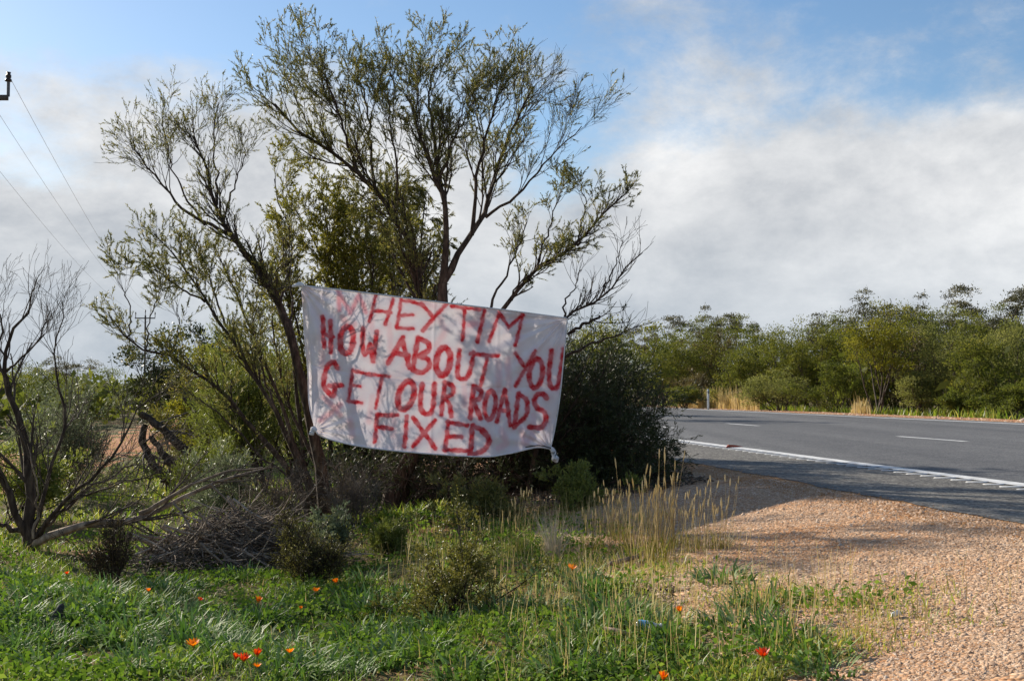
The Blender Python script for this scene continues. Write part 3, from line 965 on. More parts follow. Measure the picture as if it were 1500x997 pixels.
add(from_ground(556, 14.3, [(575, 720, 14.35), (605, 660, 14.4), (628, 585, 14.4), (641, 500, 14.4), (648, 415, 14.4)], 0.12, 0.062), 0.0)
add(from_ground(590, 14.7, [(606, 640, 14.7), (618, 540, 14.75), (614, 434, 14.8), (605, 365, 14.8), (581, 323, 14.8), (549, 277, 14.8), (521, 249, 14.75), (480, 221, 14.7), (430, 185, 14.6), (402, 152, 14.5)], 0.075, 0.012), 1.0)
add(L3([(648, 418, 14.4), (653, 351, 14.3), (651, 295, 14.2), (639, 268, 14.15), (620, 210, 14.0), (602, 160, 13.9), (594, 140, 13.9)], 0.048, 0.010), 1.0)
add(L3([(651, 296, 14.2), (637, 215, 14.4), (628, 145, 14.5), (633, 118, 14.6), (640, 98, 14.6)], 0.030, 0.008), 1.1)
add(L3([(648, 416, 14.4), (662, 395, 14.4), (683, 355, 14.5), (711, 314, 14.6), (725, 258, 14.7), (740, 215, 14.8), (762, 165, 14.8), (780, 130, 14.8)], 0.045, 0.009), 1.0)
add(L3([(691, 345, 14.5), (698, 262, 14.4), (711, 208, 14.3), (728, 145, 14.2), (737, 122, 14.2)], 0.028, 0.008), 1.1)
add(L3([(712, 318, 14.6), (745, 296, 14.4), (780, 262, 14.2), (820, 215, 14.1), (852, 185, 14.0)], 0.020, 0.005), 1.0)
add(L3([(549, 277, 14.8), (543, 205, 14.9), (532, 140, 15.0), (524, 118, 15.1)], 0.022, 0.007), 1.1)
add(L3([(521, 249, 14.75), (500, 175, 14.6), (478, 120, 14.5), (464, 98, 14.5)], 0.020, 0.007), 1.1)
add(L3([(581, 323, 14.8), (580, 250, 14.6), (572, 175, 14.5), (568, 132, 14.4)], 0.020, 0.006), 1.0)
add(L3([(470, 214, 14.7), (440, 165, 14.9), (428, 125, 15.0), (420, 108, 15.0)], 0.014, 0.005), 1.0)
add(L3([(640, 270, 14.15), (668, 195, 13.9), (684, 135, 13.8)], 0.016, 0.005), 1.0)
add(L3([(766, 161, 14.8), (785, 145, 14.9), (798, 128, 15.0)], 0.01, 0.004), 0.8)
crown_keep = lambda p: True
spec = dict(levels=[
    dict(per=8.0, weights=wts, t0=0.32, t1=1.0, ang=0.42, L=0.92, n=7, up=0.07, wob=0.10, rr=0.42, lt=0.5),
    dict(per=10.0, t0=0.2, t1=1.0, ang=0.48, L=0.44, n=6, up=0.08, wob=0.13, rr=0.5, lt=0.4),
    dict(per=12.0, t0=0.15, t1=1.0, ang=0.6, L=0.19, n=3, up=0.06, wob=0.16, rr=0.6, lt=0.3, rmin=0.0016)],
    leaves=[dict(level=2, m=30, Ln=0.033, Wd=0.0068, spread=0.65, updir=0.1,
                 keep=lambda q: (q[:, 0] / q[:, 1] * FPX + 750 < 770 + rng.normal(0, 25, len(q))) | (rng.random(len(q)) < 0.12)),
            dict(level=1, m=6, Ln=0.038, Wd=0.008, spread=0.6, t0=0.4, frac=0.8)])
o0 = stand(575, 14.4)
gr = grow(limbs, spec, g, o0)
tree_a = build_plant('wattle_tree', 'tall open wattle tree whose forked dark limbs rise above the banner', 'tree', o0, gr, M['bark'], M['twig'], M['leaf_main'], limb_names=['trunk', 'trunk'] + ['limb'] * 20)
print('tree_a leaves', sum(len(x[1]) for x in gr['leaves']), [len(l[0]) for l in gr['levels']])

# --- right limbs: a leafy arm reaching right above the banner's corner
limbs, wts = [], []
add(from_ground(655, 14.9, [(668, 660, 14.9), (690, 560, 14.9), (715, 490, 14.9), (743, 447, 14.8), (775, 406, 14.7), (803, 376, 14.6), (838, 366, 14.5), (862, 342, 14.4), (893, 306, 14.3), (918, 282, 14.2)], 0.06, 0.008), 1.0)
add(L3([(715, 490, 14.9), (720, 440, 15.0), (738, 411, 15.1), (757, 369, 15.1), (772, 325, 15.1)], 0.022, 0.006), 1.2)
add(L3([(785, 395, 14.7), (800, 350, 14.8), (812, 310, 14.9), (822, 285, 14.9)], 0.016, 0.005), 1.2)
add(L3([(846, 360, 14.45), (852, 325, 14.6), (858, 295, 14.6), (850, 278, 14.6)], 0.014, 0.005), 1.3)
add(L3([(750, 440, 14.8), (760, 415, 14.6), (800, 395, 14.5), (815, 365, 14.4)], 0.012, 0.004), 1.0)
spec_r = dict(levels=[
    dict(per=8.0, weights=wts, t0=0.55, t1=1.0, ang=0.5, L=0.46, n=6, up=0.10, wob=0.12, rr=0.45, lt=0.4),
    dict(per=11.0, t0=0.2, t1=1.0, ang=0.55, L=0.24, n=5, up=0.08, wob=0.15, rr=0.5, lt=0.4),
    dict(per=12.0, t0=0.15, t1=1.0, ang=0.6, L=0.13, n=3, up=0.05, wob=0.18, rr=0.6, lt=0.3, rmin=0.0016)],
    leaves=[dict(level=2, m=24, Ln=0.031, Wd=0.0072, spread=0.65, updir=0.1), dict(level=1, m=9, Ln=0.05, Wd=0.008, spread=0.6, t0=0.3)])
o0 = stand(655, 14.9)
gr = grow(limbs, spec_r, g, o0)
build_plant('wattle_tree', 'wattle with one dark arm of leaf clumps reaching right past the banner top', 'tree', o0, gr, M['bark'], M['twig'], M['leaf_main'], limb_names=['trunk'] + ['limb'] * 9)
print('right', sum(len(x[1]) for x in gr['leaves']))

# --- bare dead limbs at the banner's right end
limbs, wts = [], []
add(from_ground(770, 14.2, [(800, 600, 14.0), (815, 500, 13.9), (832, 460, 13.9), (872, 441, 13.9), (905, 406, 13.8), (925, 385, 13.8), (941, 370, 13.8)], 0.04, 0.006), 1.0)
add(L3([(815, 530, 13.9), (835, 518, 13.8), (890, 495, 13.7), (937, 475, 13.6)], 0.024, 0.004), 0.7)
add(L3([(826, 470, 13.9), (830, 440, 14.0), (845, 420, 14.1), (852, 395, 14.1)], 0.014, 0.004), 1.0)
add(L3([(832, 490, 13.8), (850, 478, 13.7), (878, 462, 13.6)], 0.02, 0.014), 0.4)
add(L3([(880, 432, 13.9), (905, 380, 14.0), (915, 345, 14.0)], 0.010, 0.003), 1.0)
spec_d = dict(levels=[
    dict(per=9.0, weights=wts, t0=0.62, t1=1.0, ang=0.5, L=0.5, n=6, up=0.12, wob=0.12, rr=0.5, lt=0.4),
    dict(per=8.0, t0=0.2, t1=1.0, ang=0.5, L=0.24, n=5, up=0.08, wob=0.14, rr=0.55, lt=0.4, rmin=0.0018)])
o0 = stand(770, 14.2)
gr = grow(limbs, spec_d, g, o0)
build_plant('bare_bush', 'leafless dark branches of a dead bush sticking up past the right end of the banner', 'bush', o0, gr, M['bark'], M['twig'], None)

# --- left tree leaning left
limbs, wts = [], []
add(from_ground(482, 14.0, [(472, 700, 13.9), (455, 610, 13.8), (440, 560, 13.75), (428, 500, 13.8), (409, 445, 13.85), (382, 393, 13.9), (345, 352, 13.95), (323, 318, 14.0), (312, 280, 14.0), (300, 240, 14.0), (283, 200, 14.0)], 0.088, 0.008), 1.0)
add(L3([(335, 343, 13.95), (300, 325, 13.8), (266, 305, 13.7), (240, 275, 13.6), (212, 240, 13.5), (196, 205, 13.5)], 0.024, 0.005), 1.3)
add(L3([(328, 325, 14.0), (336, 290, 14.1), (352, 250, 14.2), (362, 222, 14.2)], 0.016, 0.004), 1.3)
add(L3([(318, 300, 14.0), (316, 240, 14.2), (312, 190, 14.3), (320, 150, 14.3)], 0.016, 0.004), 1.3)
add(L3([(300, 330, 13.85), (262, 270, 13.9), (245, 215, 14.0), (238, 175, 14.0)], 0.014, 0.004), 1.3)
add(L3([(425, 490, 13.8), (428, 440, 14.0), (420, 395, 14.1), (415, 350, 14.1)], 0.018, 0.005), 0.9)
spec_l = dict(levels=[
    dict(per=9.0, weights=wts, t0=0.50, t1=1.0, ang=0.42, L=0.50, n=6, up=0.10, wob=0.11, rr=0.45, lt=0.45),
    dict(per=10.0, t0=0.2, t1=1.0, ang=0.48, L=0.36, n=5, up=0.07, wob=0.14, rr=0.5, lt=0.4),
    dict(per=12.0, t0=0.15, t1=1.0, ang=0.55, L=0.16, n=3, up=0.05, wob=0.16, rr=0.6, lt=0.3, rmin=0.0016)],
    leaves=[dict(level=2, m=15, Ln=0.030, Wd=0.007, spread=0.65, updir=0.05, frac=0.85), dict(level=1, m=2, Ln=0.05, Wd=0.007, spread=0.6, frac=0.5)])
o0 = stand(482, 14.0)
gr = grow(limbs, spec_l, g, o0)
build_plant('wattle_tree', 'thin leaved wattle leaning left with its trunk beside the banner\'s left edge', 'tree', o0, gr, M['bark'], M['twig'], M['leaf_main'], limb_names=['trunk'] + ['limb'] * 9)
print('left', sum(len(x[1]) for x in gr['leaves']))

# --- many low stems fanning left from the same clump
limbs, wts = [], []
add(from_ground(474, 13.8, [(424, 693, 13.6), (385, 645, 13.5), (337, 587, 13.4), (289, 544, 13.3), (250, 522, 13.2), (205, 508, 13.1), (178, 486, 13.05), (160, 462, 13.0)], 0.045, 0.006), 1.0)
add(from_ground(470, 13.7, [(440, 680, 13.5), (400, 600, 13.4), (352, 520, 13.3), (308, 452, 13.3), (262, 385, 13.2), (225, 342, 13.2)], 0.038, 0.006), 1.2)
add(from_ground(478, 14.1, [(450, 690, 14.1), (420, 620, 14.2), (392, 545, 14.2), (362, 475, 14.3), (340, 410, 14.3), (318, 368, 14.3)], 0.034, 0.006), 1.1)
add(L3([(300, 442, 13.3), (270, 425, 13.1), (238, 405, 13.0), (216, 372, 12.9)], 0.014, 0.004), 1.2)
add(L3([(186, 494, 13.1), (190, 450, 13.2), (178, 420, 13.2), (172, 398, 13.2)], 0.010, 0.003), 1.5)
add(L3([(214, 510, 13.1), (222, 460, 13.0), (235, 425, 12.9)], 0.010, 0.003), 1.5)
add(L3([(250, 522, 13.2), (262, 480, 13.3), (256, 440, 13.3)], 0.010, 0.003), 1.3)
add(L3([(410, 622, 13.4), (385, 540, 13.6), (372, 480, 13.7), (385, 430, 13.7)], 0.016, 0.004), 1.0)
add(L3([(352, 525, 13.3), (330, 470, 13.5), (300, 400, 13.6), (285, 345, 13.6)], 0.018, 0.005), 1.3)
add(from_ground(486, 14.3, [(468, 690, 14.4), (440, 630, 14.5), (415, 560, 14.6), (400, 480, 14.7), (395, 420, 14.7)], 0.03, 0.006), 0.8)
add(from_ground(462, 13.6, [(425, 700, 13.4), (380, 665, 13.3), (330, 612, 13.2), (290, 585, 13.1), (262, 560, 13.0)], 0.02, 0.004), 0.5)
spec_f = dict(levels=[
    dict(per=9.0, weights=wts, t0=0.45, t1=1.0, ang=0.45, L=0.40, n=6, up=0.10, wob=0.12, rr=0.42, lt=0.4),
    dict(per=10.0, t0=0.2, t1=1.0, ang=0.5, L=0.30, n=5, up=0.07, wob=0.14, rr=0.5, lt=0.4),
    dict(per=11.0, t0=0.15, t1=1.0, ang=0.55, L=0.15, n=3, up=0.05, wob=0.16, rr=0.6, lt=0.3, rmin=0.0016)],
    leaves=[dict(level=2, m=24, Ln=0.034, Wd=0.0078, spread=0.65, updir=0.05), dict(level=1, m=7, Ln=0.05, Wd=0.008, spread=0.6)])
o0 = stand(474, 13.8)
gr = grow(limbs, spec_f, g, o0)
build_plant('wattle_bush', 'low many stemmed wattle bush fanning out left of the banner', 'bush', o0, gr, M['bark'], M['twig'], M['leaf_main'], limb_names=['stem'] * 20)
print('fan', sum(len(x[1]) for x in gr['leaves']))

# --- yellow-green bush behind the banner's top left corner
limbs, wts = [], []
for b, pts in ((455, [(430, 540), (424, 424), (429, 353), (408, 309), (402, 262)]), (480, [(490, 520), (482, 419), (456, 344), (430, 309), (418, 268)]), (505, [(512, 520), (504, 419), (486, 366), (476, 309), (470, 268)]),
               (520, [(530, 500), (520, 410), (515, 350), (500, 300)]), (545, [(552, 500), (545, 420), (545, 370), (535, 330)]), (575, [(580, 500), (575, 430), (570, 380), (580, 340)]), (600, [(610, 520), (615, 450), (622, 400)]), (535, [(520, 480), (500, 400), (480, 350)]), (470, [(440, 500), (415, 420), (400, 370)])):
    Yb = 16.2 + random.uniform(-0.3, 0.5)
    add(from_ground(b, Yb, [(x, y, Yb) for x, y in pts], 0.035, 0.006))
spec_y = dict(levels=[
    dict(per=6.5, weights=wts, t0=0.42, t1=1.0, ang=0.5, L=0.62, n=6, up=0.10, wob=0.12, rr=0.42, lt=0.4),
    dict(per=9.0, t0=0.2, t1=1.0, ang=0.55, L=0.34, n=5, up=0.06, wob=0.15, rr=0.5, lt=0.4),
    dict(per=11.0, t0=0.15, t1=1.0, ang=0.6, L=0.17, n=3, up=0.03, wob=0.18, rr=0.6, lt=0.3, rmin=0.0018)],
    leaves=[dict(level=2, m=18, Ln=0.052, Wd=0.0135, spread=0.75), dict(level=1, m=10, Ln=0.06, Wd=0.011, spread=0.6)])
o0 = stand(510, 16.2)
gr = grow(limbs, spec_y, g, o0)
build_plant('wattle_bush', 'sunlit yellow green bush directly behind the top left of the banner', 'bush', o0, gr, M['bark'], M['twig'], M['leaf_yellow'], limb_names=['stem'] * 9)
print('yellow', sum(len(x[1]) for x in gr['leaves']))

# --- drooping dense tree further back, between the limbs
limbs, wts = [], []
for b, pts in ((590, [(585, 500), (578, 400), (572, 330), (570, 268)]), (605, [(605, 480), (612, 400), (618, 340), (622, 300)]), (570, [(560, 500), (545, 420), (535, 350), (540, 300)])):
    Yb = 19.5 + random.uniform(-0.4, 0.4)
    add(from_ground(b, Yb, [(x, y, Yb) for x, y in pts], 0.06, 0.01))
spec_s = dict(levels=[
    dict(per=6.5, weights=wts, t0=0.35, t1=1.0, ang=0.75, L=0.75, n=6, up=-0.02, wob=0.12, rr=0.42, lt=0.35),
    dict(per=10.0, t0=0.2, t1=1.0, ang=0.6, L=0.42, n=5, up=-0.16, wob=0.15, rr=0.5, lt=0.4),
    dict(per=9.0, t0=0.15, t1=1.0, ang=0.5, L=0.26, n=3, up=-0.3, wob=0.15, rr=0.6, lt=0.3, rmin=0.002)],
    leaves=[dict(level=2, m=26, Ln=0.085, Wd=0.014, spread=0.6, droop=0.4), dict(level=1, m=4, Ln=0.10, Wd=0.011, spread=0.5, droop=0.4)])
o0 = stand(590, 19.5)
gr = grow(limbs, spec_s, g, o0)
build_plant('sheoak_tree', 'dense drooping olive brown tree seen behind the banner between the dark forked limbs', 'tree', o0, gr, M['bark'], M['twig'], M['leaf_olive'], limb_names=['trunk'] * 9)
print('sheoak', sum(len(x[1]) for x in gr['leaves']))

# --- the dark dense bush right of the banner
limbs, wts = [], []
for i in range(66):
    tx = 700 + 265 * random.random() ** 0.8; f = (tx - 700) / 285
    ty = 480 + 190 * random.random() ** 0.8 if tx < 905 else 530 + 160 * random.random()
    if tx > 950: ty = max(ty, 590)
    Yb = random.uniform(14.6, 15.9) if tx < 860 else random.uniform(14.0, 15.6)
    bx = 720 + 60 * random.random()
    mid = (bx + (tx - bx) * 0.45, 735 - (735 - ty) * 0.42 + random.uniform(-12, 12), Yb - 0.1)
    add(from_ground(bx, 14.7, [mid, (tx, ty, Yb)], 0.026, 0.005))
for tx, ty, Yb in ((968, 668, 13.4), (958, 640, 13.6), (975, 690, 13.2), (966, 655, 13.9), (962, 690, 13.9), (945, 670, 13.4), (950, 705, 13.4), (925, 660, 13.6), (966, 675, 14.2), (945, 700, 13.0), (910, 705, 13.2), (960, 560, 14.4), (950, 620, 13.5), (850, 700, 14.2)):
    add(from_ground(790, 14.6, [(860 + (tx - 900) * 0.2, (ty + 715) / 2, 14.3), (tx, ty, Yb)], 0.024, 0.005), 1.2)
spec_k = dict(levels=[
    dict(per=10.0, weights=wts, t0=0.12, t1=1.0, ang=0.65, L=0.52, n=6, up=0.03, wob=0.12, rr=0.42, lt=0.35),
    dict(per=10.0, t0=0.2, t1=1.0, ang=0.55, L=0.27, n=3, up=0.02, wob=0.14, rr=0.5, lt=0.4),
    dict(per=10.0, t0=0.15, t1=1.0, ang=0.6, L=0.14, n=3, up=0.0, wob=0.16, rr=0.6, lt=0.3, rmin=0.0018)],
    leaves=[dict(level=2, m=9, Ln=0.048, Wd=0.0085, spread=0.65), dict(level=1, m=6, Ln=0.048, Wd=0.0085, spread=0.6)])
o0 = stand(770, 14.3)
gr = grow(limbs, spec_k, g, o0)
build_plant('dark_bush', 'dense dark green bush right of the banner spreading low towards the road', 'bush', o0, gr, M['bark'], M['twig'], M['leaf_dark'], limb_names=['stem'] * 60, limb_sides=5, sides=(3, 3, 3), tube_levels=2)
print('dark', sum(len(x[1]) for x in gr['leaves']))
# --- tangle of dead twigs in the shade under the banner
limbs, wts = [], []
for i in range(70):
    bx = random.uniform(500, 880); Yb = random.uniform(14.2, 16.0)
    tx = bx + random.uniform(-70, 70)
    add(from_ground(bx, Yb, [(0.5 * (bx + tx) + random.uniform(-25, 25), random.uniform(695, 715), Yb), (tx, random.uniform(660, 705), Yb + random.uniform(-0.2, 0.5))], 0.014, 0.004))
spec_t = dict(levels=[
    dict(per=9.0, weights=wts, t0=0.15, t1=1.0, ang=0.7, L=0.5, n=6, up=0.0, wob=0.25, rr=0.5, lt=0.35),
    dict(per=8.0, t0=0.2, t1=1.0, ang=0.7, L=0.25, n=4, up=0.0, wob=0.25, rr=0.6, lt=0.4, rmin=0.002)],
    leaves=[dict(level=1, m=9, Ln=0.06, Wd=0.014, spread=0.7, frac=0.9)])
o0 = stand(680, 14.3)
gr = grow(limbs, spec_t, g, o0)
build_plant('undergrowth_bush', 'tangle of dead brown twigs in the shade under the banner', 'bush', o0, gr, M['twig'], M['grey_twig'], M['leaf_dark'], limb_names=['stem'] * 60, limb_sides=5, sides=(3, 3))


# ------------------------------------------------------------------ trees and shrubs that stand further off
def far_plant(seed, h, w, kind):
    """meshes for one far tree or shrub: (trunk, crown)"""
    g = np.random.default_rng(seed)
    limbs = []
    def lb(ang, az, L_, r, up, lean=0.0, z0=-0.1):
        d0 = np.array((math.sin(ang) * math.cos(az), math.sin(ang) * math.sin(az), math.cos(ang)))
        p = np.array((g.normal(0, 0.05 * w), g.normal(0, 0.05 * w), z0)); pts = [p]
        for _ in range(5):
            d0 = unit(d0 + np.array((0, 0, up)) + g.normal(0, 0.13, 3)); p = p + d0 * L_ / 5; pts.append(p)
        limbs.append(limb(pts, r, r * 0.25, 8))
    if kind == 'shrub':            # leafy to the ground, many stems
        for i in range(11):
            a = abs(g.normal(0, 1)) * 0.55 + 0.12
            rad = min(1.0, a / 1.2)
            lb(min(a, 1.3), g.uniform(0, 6.28), (h * (1 - 0.35 * rad) + 0.25 * w * rad) * g.uniform(0.72, 0.98), 0.02 * h ** 0.5, 0.06)
        sp = dict(levels=[dict(per=(0, 9), t0=0.18, t1=1.0, ang=0.6, L=0.34 * (h * w) ** 0.5, n=5, up=0.08, wob=0.14, rr=0.4, lt=0.45),
                          dict(per=(0, 8), t0=0.25, t1=1.0, ang=0.6, L=0.15 * (h * w) ** 0.5, n=4, up=0.06, wob=0.18, rr=0.5, lt=0.3, rmin=0.004)],
                  leaves=[dict(level=1, m=3, Ln=0.10, Wd=0.04, spread=0.85, updir=0.15)])
    elif kind == 'tree':           # stems clear of the ground, crown in lobes
        for i in range(6):
            lb(0.18 + 0.5 * g.random(), i * 1.05 + g.uniform(-.4, .4), h * g.uniform(0.72, 0.95), 0.05 * (h / 4), 0.07)
        sp = dict(levels=[dict(per=(0, 10), t0=0.40, t1=1.0, ang=0.7, L=0.33 * w, n=5, up=0.07, wob=0.15, rr=0.4, lt=0.3),
                          dict(per=(0, 9), t0=0.3, t1=1.0, ang=0.65, L=0.16 * w, n=4, up=0.08, wob=0.18, rr=0.5, lt=0.3, rmin=0.005)],
                  leaves=[dict(level=1, m=3, Ln=0.10, Wd=0.045, spread=0.9, updir=0.1)])
    elif kind == 'gum':            # mallee gum: bare limbs, umbrella clumps at the ends
        for i in range(6):
            lb(0.10 + 0.45 * g.random(), i * 1.05 + g.uniform(-.4, .4), h * g.uniform(0.68, 0.92), 0.055 * (h / 6), 0.06)
        sp = dict(levels=[dict(per=(0, 7), t0=0.52, t1=1.0, ang=0.6, L=0.34 * w, n=5, up=0.13, wob=0.15, rr=0.45, lt=0.35),
                          dict(per=(0, 9), t0=0.62, t1=1.0, ang=0.8, L=0.14 * w, n=4, up=0.10, wob=0.2, rr=0.5, lt=0.2, rmin=0.006)],
                  leaves=[dict(level=1, m=3, Ln=0.12, Wd=0.045, spread=0.9, t0=0.35)])
    elif kind == 'thin':           # gangly gum, a few tufts on long bare limbs
        for i in range(4):
            lb(0.08 + 0.3 * g.random(), i * 1.6 + g.uniform(-.4, .4), h * g.uniform(0.7, 0.98), 0.04, 0.05)
        sp = dict(levels=[dict(per=(0, 4), t0=0.6, t1=1.0, ang=0.6, L=0.30 * w, n=5, up=0.12, wob=0.18, rr=0.5, lt=0.35),
                          dict(per=(0, 7), t0=0.72, t1=1.0, ang=0.8, L=0.15 * w, n=4, up=0.08, wob=0.22, rr=0.5, lt=0.2, rmin=0.007)],
                  leaves=[dict(level=1, m=4, Ln=0.12, Wd=0.045, spread=0.9, t0=0.4)])
    else:                          # 'twiggy': half dead, more twigs than leaves
        for i in range(9):
            lb(0.1 + 0.6 * g.random(), g.uniform(0, 6.28), h * g.uniform(0.7, 0.95), 0.025, 0.05)
        sp = dict(levels=[dict(per=(0, 9), t0=0.25, t1=1.0, ang=0.55, L=0.32 * w, n=5, up=0.1, wob=0.14, rr=0.5, lt=0.35, rmin=0.008),
                          dict(per=(0, 8), t0=0.3, t1=1.0, ang=0.6, L=0.15 * w, n=4, up=0.08, wob=0.18, rr=0.6, lt=0.3, rmin=0.007)],
                  leaves=[dict(level=1, m=8, Ln=0.12, Wd=0.04, spread=0.7, frac=0.7)])
    gr = grow(limbs, sp, g)
    P, Rd = gr['limbs']
    V1, F1 = tubes(P, Rd, 5)
    parts = [(V1, F1, np.zeros(len(V1)))]
    for (PP, RR), k in zip(gr['levels'], (3, 3) if kind in ('twiggy', 'thin') else (3,)):
        PP, RR = PP[:, ::2], RR[:, ::2]
        v, f = tubes(PP, RR, k); parts.append((v, f, np.zeros(len(v))))
    Vt, Ft, _ = join(parts)
    # foliage in rounded clumps at the branch ends
    nl, rad, flat, ll, lw = {'shrub': (56, 0.125, 0.8, 0.10, 0.046), 'tree': (105, 0.105, 0.75, 0.085, 0.042), 'gum': (150, 0.10, 0.5, 0.11, 0.045), 'thin': (95, 0.075, 0.5, 0.10, 0.045), 'twiggy': (36, 0.13, 0.9, 0.09, 0.03)}[kind]
    ends = gr['levels'][0][0]
    c0 = ends[:, -1]
    rr = rad * (w * h) ** 0.5 * g.uniform(0.6, 1.35, len(c0))
    if kind in ('shrub',): nl = int(nl * (0.75 + 0.12 * w))
    idx = np.repeat(np.arange(len(c0)), nl)
    q = g.normal(size=(len(idx), 3)); q = unit(q) * (g.random((len(idx), 1)) ** 0.4)
    q[:, 2] = np.where(q[:, 2] < -0.25, -q[:, 2] * 0.6, q[:, 2])
    pos = c0[idx] + q * rr[idx, None] * np.array((1.15, 1.15, flat))
    pos[:, 2] = np.maximum(pos[:, 2], 0.03)
    dr = unit(q * 0.8 + g.normal(0, 0.5, q.shape) + np.array((0, 0, 0.25)))
    cl = np.clip(g.normal(0.45, 0.16, len(c0)), 0, 1)[idx]
    ls = (max(h, 2.0) / 4) ** 0.3
    Vl, Fl, Tl = leaf_faces(pos, dr, g, ll * ls, lw * ls, clump=cl)
    gr2 = join(gr['leaves']) if gr['leaves'] else None
    if gr2 is not None: Vl, Fl, Tl = join([(Vl, Fl, Tl), gr2])
    # size to the asked height and width
    top = np.percentile(Vl[:, 2], 99.7); half = np.percentile(np.abs(Vl[:, :2]), 97)
    sc = np.array((w / 2 / half, w / 2 / half, h / top))
    # keep leaf shape: scale positions of leaf centres only
    c = Vl.reshape(-1, 4, 3); cen = c.mean(1, keepdims=True)
    Vl = (c - cen + cen * sc).reshape(-1, 3)
    Vt = Vt * sc
    return Vt, Ft, Vl, Fl, Tl


FAR_COUNT = 0


def far(px, Y, h, w, kind, mat, name, label, cat, group, bark='far_bark', lift=0.0):
    global FAR_COUNT
    FAR_COUNT += 1
    Vt, Ft, Vl, Fl, Tl = far_plant(1000 + FAR_COUNT, h, w, kind)
    p = stand(px, Y); p[2] -= 0.03
    r = empty(name, p); tag(r, label, cat, group)
    obj('trunk', mesh('trunk', Vt, Ft, M[bark], smooth=True), r)
    obj('crown', mesh('crown', Vl, Fl, M[mat], Tl), r, kind='stuff')
    return r


GF = 'roadside bushes and trees across the road'
FAR = [  # px, Y, h, w, kind, leaf, label
    (972, 74, 4.0, 3.4, 'shrub', 'far_green', 'green bush across the road just right of the dark bush'),
    (1003, 68, 1.3, 2.0, 'shrub', 'far_green', 'small low green bush left of the white guide post'),
    (1026, 70, 2.3, 2.2, 'twiggy', 'far_brown', 'rusty brown bush directly behind the white guide post'),
    (1048, 76, 4.9, 3.6, 'twiggy', 'far_brown', 'half bare grey brown bush above the white guide post'),
    (1082, 66, 3.5, 2.6, 'shrub', 'far_green', 'bright green rounded bush behind the dry golden grass'),
    (1117, 71, 5.0, 2.8, 'tree', 'far_dark', 'dark green upright tree behind the rounded bush right of the golden grass'),
    (1142, 59, 2.1, 3.0, 'shrub', 'far_pale', 'wide pale green bush at the right end of the golden grass'),
    (1170, 66, 4.6, 3.2, 'shrub', 'far_green', 'tall olive green bush behind the wide pale one'),
    (1205, 63, 5.0, 3.4, 'tree', 'far_green', 'leafy green tree left of the tufted thin gum'),
    (1232, 55.5, 2.35, 2.9, 'shrub', 'far_dark', 'round dome shaped dark green bush close to the far road edge'),
    (1243, 66, 4.9, 2.8, 'tree', 'far_dark', 'dark tree standing right behind the dome shaped bush'),
    (1292, 52, 4.8, 3.9, 'tree', 'far_yellow', 'olive yellow tree with a clear leaning trunk across the road'),
    (1345, 50, 1.9, 2.1, 'shrub', 'far_pale', 'light green low bush right of the olive yellow tree trunk'),
    (1388, 50.5, 4.6, 3.4, 'tree', 'far_pale', 'pale green tree on several dark bare stems across the road'),
    (1452, 47, 3.2, 2.6, 'shrub', 'far_green', 'bright green tall bush near the right edge of the photo'),
    (1410, 46, 1.1, 1.5, 'shrub', 'far_dark', 'low dark bush in front of the pale tree\'s stems'),
    (1484, 44.5, 1.6, 2.1, 'shrub', 'far_dark', 'low grey green bush at the right edge of the photo beside the road'),
    (1440, 56, 4.6, 3.0, 'shrub', 'far_green', 'tall green bush behind the bright one near the right edge'),
    (1492, 52, 4.4, 3.2, 'tree', 'far_pale', 'pale leafy tree cut by the right edge of the photo'),
    (1330, 58, 4.5, 2.8, 'twiggy', 'far_brown', 'brownish half bare bush between the olive yellow and the pale tree'),
    (1262, 60, 3.2, 2.6, 'shrub', 'far_green', 'mid green bush filling the gap behind the dome shaped bush'),
    (1010, 82, 4.3, 3.6, 'twiggy', 'far_green', 'thin olive bush behind the small low green bush'),
]
for px, Y, h, w, k, lf, lab in FAR:
    far(px, Y, h, w * 1.2, k, lf, 'far_tree' if k == 'tree' else 'far_bush', lab, 'tree' if k == 'tree' else 'bush', GF)
BACK = 'dark scrub filling the back of the roadside bush'
back_protos = []
for i, px in enumerate((960, 1015, 1060, 1100, 1150, 1185, 1225, 1275, 1320, 1365, 1405, 1445, 1480, 1515, 1560)):
    Y = (76 if px < 1150 else 68 if px < 1300 else 60) + 4 * (i % 2)
    top = 484 - 13 * (i % 3) - (16 if px > 1200 else 0)
    hh = (574 - top) / FPX * Y + 0.9
    lab = 'bush massed at the back of the scrub across the road, under the gum tops'
    if len(back_protos) < 5:
        back_protos.append((far(px, Y, hh, 5.4, 'shrub', 'far_dark' if i % 2 else 'far_green', 'far_bush', lab, 'bush', BACK), hh))
    else:
        src, h0 = back_protos[(i * 2) % 5]
        p = stand(px, Y); p[2] -= 0.03
        copy_tree(src, p, 1.3 + i * 2.1, (random.uniform(0.9, 1.15), random.uniform(0.9, 1.15), hh / h0))
GG = 'mallee gums rising behind the roadside bushes'
